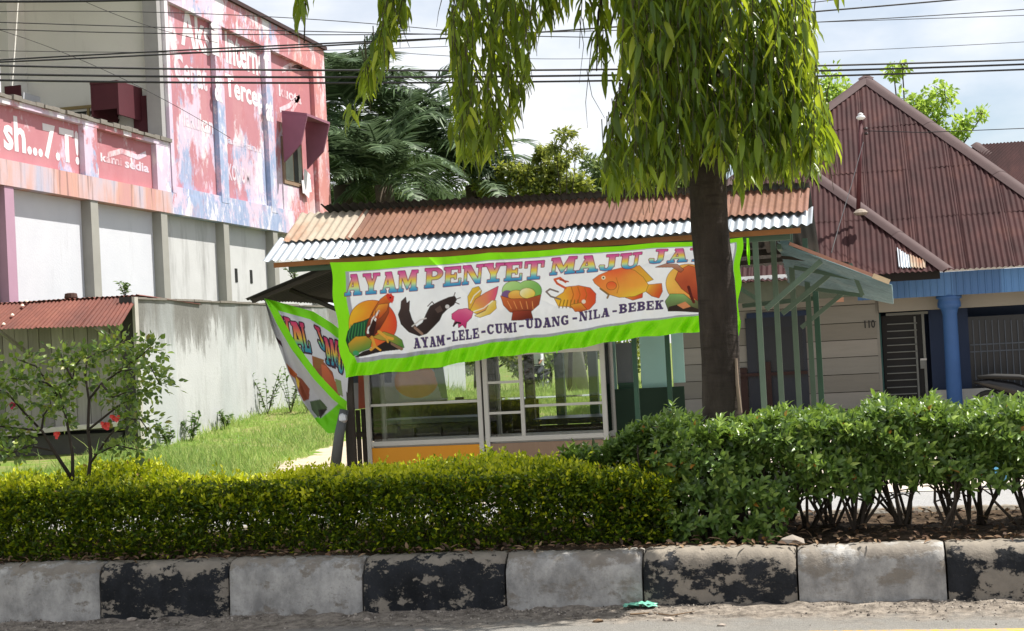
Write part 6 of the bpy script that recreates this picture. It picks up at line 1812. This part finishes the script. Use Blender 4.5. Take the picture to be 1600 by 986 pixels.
# bare trailing twigs
for P_ in ([(905, 30), (912, 70), (905, 130)], [(917, 110), (925, 150), (945, 185)], [(925, 60), (915, 160), (918, 200)], [(690, 0), (685, 20), (682, 42)], [(1046, 0), (1056, 40), (1053, 75)]):
    MB().tube([at(*q, Y=9.3) for q in P_], [.003, .002, .0012], 5).build('twig', STEM, tr)
tag(tw.build('twigs', STEM, tr), kind='stuff')
n = len(pos)
LN = leafmat('lance_leaf', [(0, srgb('2f421a')), (.45, srgb('4d6722')), (.8, srgb('7f982e')), (1, srgb('b0ba3e'))], .34, .48, .45, tcol=srgb('bccc2a'))
szs = np.array(szs)
tag(scatter('crown', *LANCE, np.array(pos), np.array(axs), np.array(nrs), szs, szs * rng.uniform(.15, .22, n), LN, tr, tint=np.array(tn)), kind='stuff')
print('lance leaves', n)
# ================================================================== OVERHEAD CABLES
CAB = plain('black_cable', (.012, .012, .014), .6, .1, 3, bump=0)
def cable(lab, pts, r, Y0=17.0, Y1=24.0):
    """image points from left to right; the line runs from Y0 (left) to Y1 (right)"""
    P_ = np.array(pts, float)
    xs_ = np.linspace(P_[0, 0], P_[-1, 0], 28)
    cf = np.polyfit(P_[:, 0], P_[:, 1], min(2, len(P_) - 1))
    W3 = [at(x_, np.polyval(cf, x_), Y=Y0 + (Y1 - Y0) * (x_ + 100) / 1800) for x_ in xs_]
    o = MB().tube(W3, r, 6).build('overhead_cable', CAB, smooth=True)
    tag(o, lab, 'cable', 'overhead cables along the street')
cable('uppermost of the three thick parallel cables crossing the roof apex', [(-60, 101), (530, 110), (900, 109), (1660, 91)], .013)
cable('middle one of the three thick parallel cables crossing the roof apex', [(-60, 115), (530, 120), (900, 119), (1660, 98)], .014)
cable('lowest of the three thick parallel cables crossing the roof apex', [(-60, 124.5), (530, 128.5), (900, 128), (1660, 106)], .013)
cable('twisted cable dropping from the second storey left to right, upper strand', [(-60, 97), (270, 80), (530, 66), (705, 60)], .010, 18, 22)
cable('twisted cable just below the upper strand over the faded lettering', [(-60, 99), (270, 84), (530, 71), (705, 60.5), (930, 45), (1330, 10), (1660, -14)], .011, 18, 23)
cable('black cable along the very top edge at left', [(-60, 2), (100, 2), (280, -2), (420, -8)], .016, 18, 23)
cable('thin wire high on the faded wall, running to the tree', [(-60, 20), (280, 17), (430, 29), (590, 40), (700, 46)], .005, 18, 22)
cable('thin wire across the beige terrace wall and pale sky', [(-60, 33), (270, 43), (530, 50), (820, 57), (930, 58)], .006, 18, 22)
cable('second thin wire across the beige terrace wall', [(-60, 43), (270, 52), (530, 56), (705, 55), (1000, 48), (1330, 24), (1660, 14)], .006, 18, 22)
cable('faint wire below the others over the beige wall', [(-60, 78), (270, 81), (530, 79), (700, 72)], .004, 18, 22)
cable('faint sagging wire between palms and drooping branches', [(560, 76), (640, 85), (700, 87), (830, 91), (930, 92)], .004, 20, 23)
cable('thin wire at upper right below the top bundle', [(1240, 36), (1330, 33), (1660, 22)], .005, 20, 23)
cable('wire second from the top at right', [(1240, 8), (1330, -3), (1420, -10)], .006, 20, 23)
cable('single thin wire midway above the plum-brown roof', [(1240, 83), (1420, 75), (1660, 62)], .004, 20, 23)
cable('steep guy wire hanging across the terrace wall', [(115, -5), (180, 20), (250, 48), (340, 66)], .004, 19, 22)
cable('thin wire sagging across the lower faded lettering', [(-60, 30), (120, 90), (280, 170), (360, 215)], .004, 20, 22)
mt_ = at(1345, 205, Y=28.6)
def line3(lab, P3, r):
    o = MB().tube(P3, r, 6).build('overhead_cable', CAB, smooth=True); tag(o, lab, 'cable', 'overhead cables along the street')
line3('service wire running right from the mast on the house roof', [mt_ + Vector((.08, 0, 0)), at(1440, 207, Y=28), at(1540, 203, Y=27.5), at(1660, 198, Y=27)], .007)
line3('slanting stay wire from the roof mast down to the stall flap', [at(1349, 222, Y=28.5), at(1330, 290, Y=26), at(1312, 350, Y=22), at(1299, 395, Y=18)], .006)
# ================================================================== MOTORCYCLES AND RIDER
RUB = plain('black_rubber', (.012, .012, .012), .8, .2, 8, obj=True); DKP = plain('dark_red_fairing', srgb('4a1014'), .3, .1, 3, obj=True, bump=0); BKP = plain('black_fairing', (.013, .013, .015), .25, .1, 3, obj=True, bump=0); CHR = plain('grey_alloy', srgb('8a8c90'), .35, .1, 3, metal=.8, obj=True, bump=0); WHT = plain('white_fairing', srgb('d8d8d8'), .4, .05, 3, obj=True, bump=0)
def ring(mb, c, R_o, r, axis='x', n=22, m=8):
    vs = []; fs = []
    for i in range(n):
        a = 2 * math.pi * i / n
        for k in range(m):
            b_ = 2 * math.pi * k / m
            q = R_o + r * math.cos(b_)
            vs.append((c[0] + r * math.sin(b_), c[1] + q * math.cos(a), c[2] + q * math.sin(a)))
    for i in range(n):
        for k in range(m): fs.append((i * m + k, i * m + (k + 1) % m, ((i + 1) % n) * m + (k + 1) % m, ((i + 1) % n) * m + k))
    mb.add(vs, fs)
def hull(secs, n=10):
    """loft of ellipses (y, z, half width, half height)"""
    mb = MB(); vs = []; fs = []
    for y, z, w_, h in secs:
        for k in range(n):
            a = 2 * math.pi * k / n
            vs.append((w_ * math.cos(a), y, z + h * math.sin(a)))
    for i in range(len(secs) - 1):
        for k in range(n): fs.append((i * n + k, i * n + (k + 1) % n, (i + 1) * n + (k + 1) % n, (i + 1) * n + k))
    fs += [tuple(range(n))[::-1], tuple((len(secs) - 1) * n + k for k in range(n))]
    return mb.add(vs, fs)
def motorcycle(loc, rz_, lab, fair, group='motorcycles'):
    t = thing('motorcycle', (0, 0, 0), lab, 'motorcycle', group)
    for y in (-.62, .62):
        mb = MB(); ring(mb, (0, y, .29), .245, .045); wv = mb.build('wheel', RUB, t, smooth=True)
        mb = MB(); ring(mb, (0, y, .29), .20, .014, n=18, m=6)
        for k in range(5):
            a = k * 1.2566; mb.bar((0, y, .29), (0, y + .2 * math.cos(a), .29 + .2 * math.sin(a)), .02, .03, up=(1, 0, 0))
        mb.build('rim', CHR, wv)
    hull([(-.85, .72, .03, .03), (-.6, .68, .12, .09), (-.2, .56, .14, .14), (.1, .42, .12, .14), (.3, .45, .10, .16), (.45, .62, .09, .16)]).build('body', fair, t, smooth=True)
    hull([(-.78, .80, .06, .03), (-.5, .80, .13, .05), (-.1, .77, .12, .05), (.12, .72, .07, .04)]).build('seat', RUB, t, smooth=True)
    hull([(.40, .70, .11, .24), (.52, .74, .14, .28), (.60, .80, .10, .16)]).build('leg_shield', fair, t, smooth=True)
    MB().tube([(-.34, .36, 1.02), (-.16, .42, 1.04), (0, .46, .98), (.16, .42, 1.04), (.34, .36, 1.02)], .016, 8).build('handlebar', BKP, t)
    hull([(.42, .98, .07, .05), (.50, .98, .10, .08), (.58, .96, .06, .05)]).build('headlamp_cowl', fair, t, smooth=True)
    for s in (-1, 1):
        MB().tube([(s * .07, .46, .78), (s * .07, .62, .29)], .02, 8).build('fork', CHR, t)
        MB().tube([(s * .28, .40, 1.03), (s * .32, .42, 1.16)], .006, 6).build('mirror_stalk', BKP, t)
        MB().box(s * .34 - .05, s * .34 + .05, .41, .425, 1.14, 1.21).build('mirror', BKP, t, bevel=.01)
    hull([(.36, .60, .05, .02), (.62, .62, .06, .03), (.86, .45, .05, .02)]).build('front_mudguard', fair, t, smooth=True)
    MB().tube([(.12, -.2, .26), (.13, -.7, .32), (.13, -.9, .36)], [.03, .045, .045], 10).build('exhaust', CHR, t)
    MB().box(-.11, .11, -.2, .2, .2, .4).build('engine', CHR, t, bevel=.02)
    t.location = loc; t.rotation_euler = (0, 0, rz_)
    return t
rp = at(842, 613, Y=56)
rp = Vector((rp.x, rp.y, gz(rp.x, rp.y)))
motorcycle(rp, rad(160), 'small motorcycle ridden across the grass behind the stall', BKP)
pm = at(1560, 640, Y=27.6)
motorcycle((at(1522, 610, Y=27.8).x + .85, 27.8, -.3), rad(-90), 'black motorcycle parked on the porch, seat just above the hedge', BKP)
# rider: one skinned body, with helmet and bag as children
pr_ = thing('person', rp, 'person in a pale shirt and dark trousers riding the small motorcycle, seen through the glass', 'person')
J = {'pel': (0, -.12, .90), 'sp': (0, -.10, 1.10), 'ch': (0, -.04, 1.32), 'nk': (0, .0, 1.47), 'hd': (0, .03, 1.60), 'hd2': (0, .03, 1.70),
     'sl': (-.19, -.02, 1.40), 'el': (-.27, .12, 1.20), 'wl': (-.30, .34, 1.07), 'hl': (-.30, .40, 1.05), 'sr': (.19, -.02, 1.40), 'er': (.27, .12, 1.20), 'wr': (.30, .34, 1.07), 'hr': (.30, .40, 1.05),
     'pl': (-.12, -.10, .86), 'kl': (-.20, .30, .72), 'al': (-.17, .12, .33), 'tl': (-.17, .28, .28), 'pr': (.12, -.10, .86), 'kr': (.20, .30, .72), 'ar': (.17, .12, .33), 'tr': (.17, .28, .28)}
rr_ = dict(pel=.15, sp=.14, ch=.16, nk=.06, hd=.10, hd2=.09, sl=.08, el=.055, wl=.035, hl=.04, sr=.08, er=.055, wr=.035, hr=.04, pl=.11, kl=.075, al=.05, tl=.045, pr=.11, kr=.075, ar=.05, tr=.045)
ed = [('pel', 'sp'), ('sp', 'ch'), ('ch', 'nk'), ('nk', 'hd'), ('hd', 'hd2'), ('ch', 'sl'), ('sl', 'el'), ('el', 'wl'), ('wl', 'hl'), ('ch', 'sr'), ('sr', 'er'), ('er', 'wr'), ('wr', 'hr'), ('pel', 'pl'), ('pl', 'kl'), ('kl', 'al'), ('al', 'tl'), ('pel', 'pr'), ('pr', 'kr'), ('kr', 'ar'), ('ar', 'tr')]
kk = list(J); me = bpy.data.meshes.new('body'); me.from_pydata([J[k] for k in kk], [(kk.index(a), kk.index(c)) for a, c in ed], [])
def rider_mat():
    m = M('shirt_trousers_skin')
    s = m.n('ShaderNodeSeparateXYZ'); m.l(m.n('ShaderNodeTexCoord').outputs['Object'], s.inputs[0])
    c = m.mix(m.math('GREATER_THAN', s.outputs['Z'], .98), srgb('20242e'), srgb('c9cbcc'))
    c = m.mix(m.math('GREATER_THAN', s.outputs['Z'], 1.46), c, srgb('8a5f48'))
    arm = m.math('MULTIPLY', m.math('GREATER_THAN', s.outputs['Y'], .14), m.math('GREATER_THAN', s.outputs['Z'], .95))
    arm = m.math('MULTIPLY', arm, m.math('LESS_THAN', s.outputs['Z'], 1.2))
    m.base(m.mix(arm, c, srgb('8a5f48'))).set(.8)
    return m.m
me.materials.append(rider_mat())
bo = bpy.data.objects.new('body', me); COL.objects.link(bo); bo.parent = pr_
sk = bo.modifiers.new('skin', 'SKIN')
for i, k in enumerate(kk): me.skin_vertices[0].data[i].radius = (rr_[k], rr_[k] * .9); me.skin_vertices[0].data[i].use_root = (k == 'pel')
bo.modifiers.new('sub', 'SUBSURF').levels = 2; bo.modifiers['sub'].render_levels = 2
pr_.rotation_euler = (0, 0, rad(160))
hm = hull([(-.13, 1.66, .06, .06), (-.06, 1.68, .12, .12), (.04, 1.68, .13, .13), (.12, 1.68, .10, .10)], 14)
o = MB(); o.v = [tuple(Vector(v_) + pr_.location) for v_ in hm.v]; o.f = hm.f
o.build('helmet', BKP, pr_, smooth=True)
bg_ = MB(); bb = hull([(-.36, 1.18, .10, .12), (-.28, 1.20, .15, .19), (-.2, 1.2, .14, .18)], 12); bg_.v = [tuple(Vector(v_) + pr_.location) for v_ in bb.v]; bg_.f = bb.f
bg_.build('backpack', plain('khaki_bag', srgb('8a7f70'), .8, obj=True), pr_, smooth=True)
# blue bin bag glimpsed through the hedge stems
p = at(1575, 775, Y=12.9)
k = np.array(ico) * .16 * (1 + rng.normal(size=(12, 1)) * .12)
o = MB().add(k, icf).build('plastic_bag', plain('blue_plastic', srgb('4f8fae'), .4, .3, 12, obj=True)); o.location = (p.x, 13.9, .13)
o.modifiers.new('sub', 'SUBSURF').levels = 1
tag(o, 'blue plastic bag on the ground behind the leggy hedge at right', 'plastic bag')
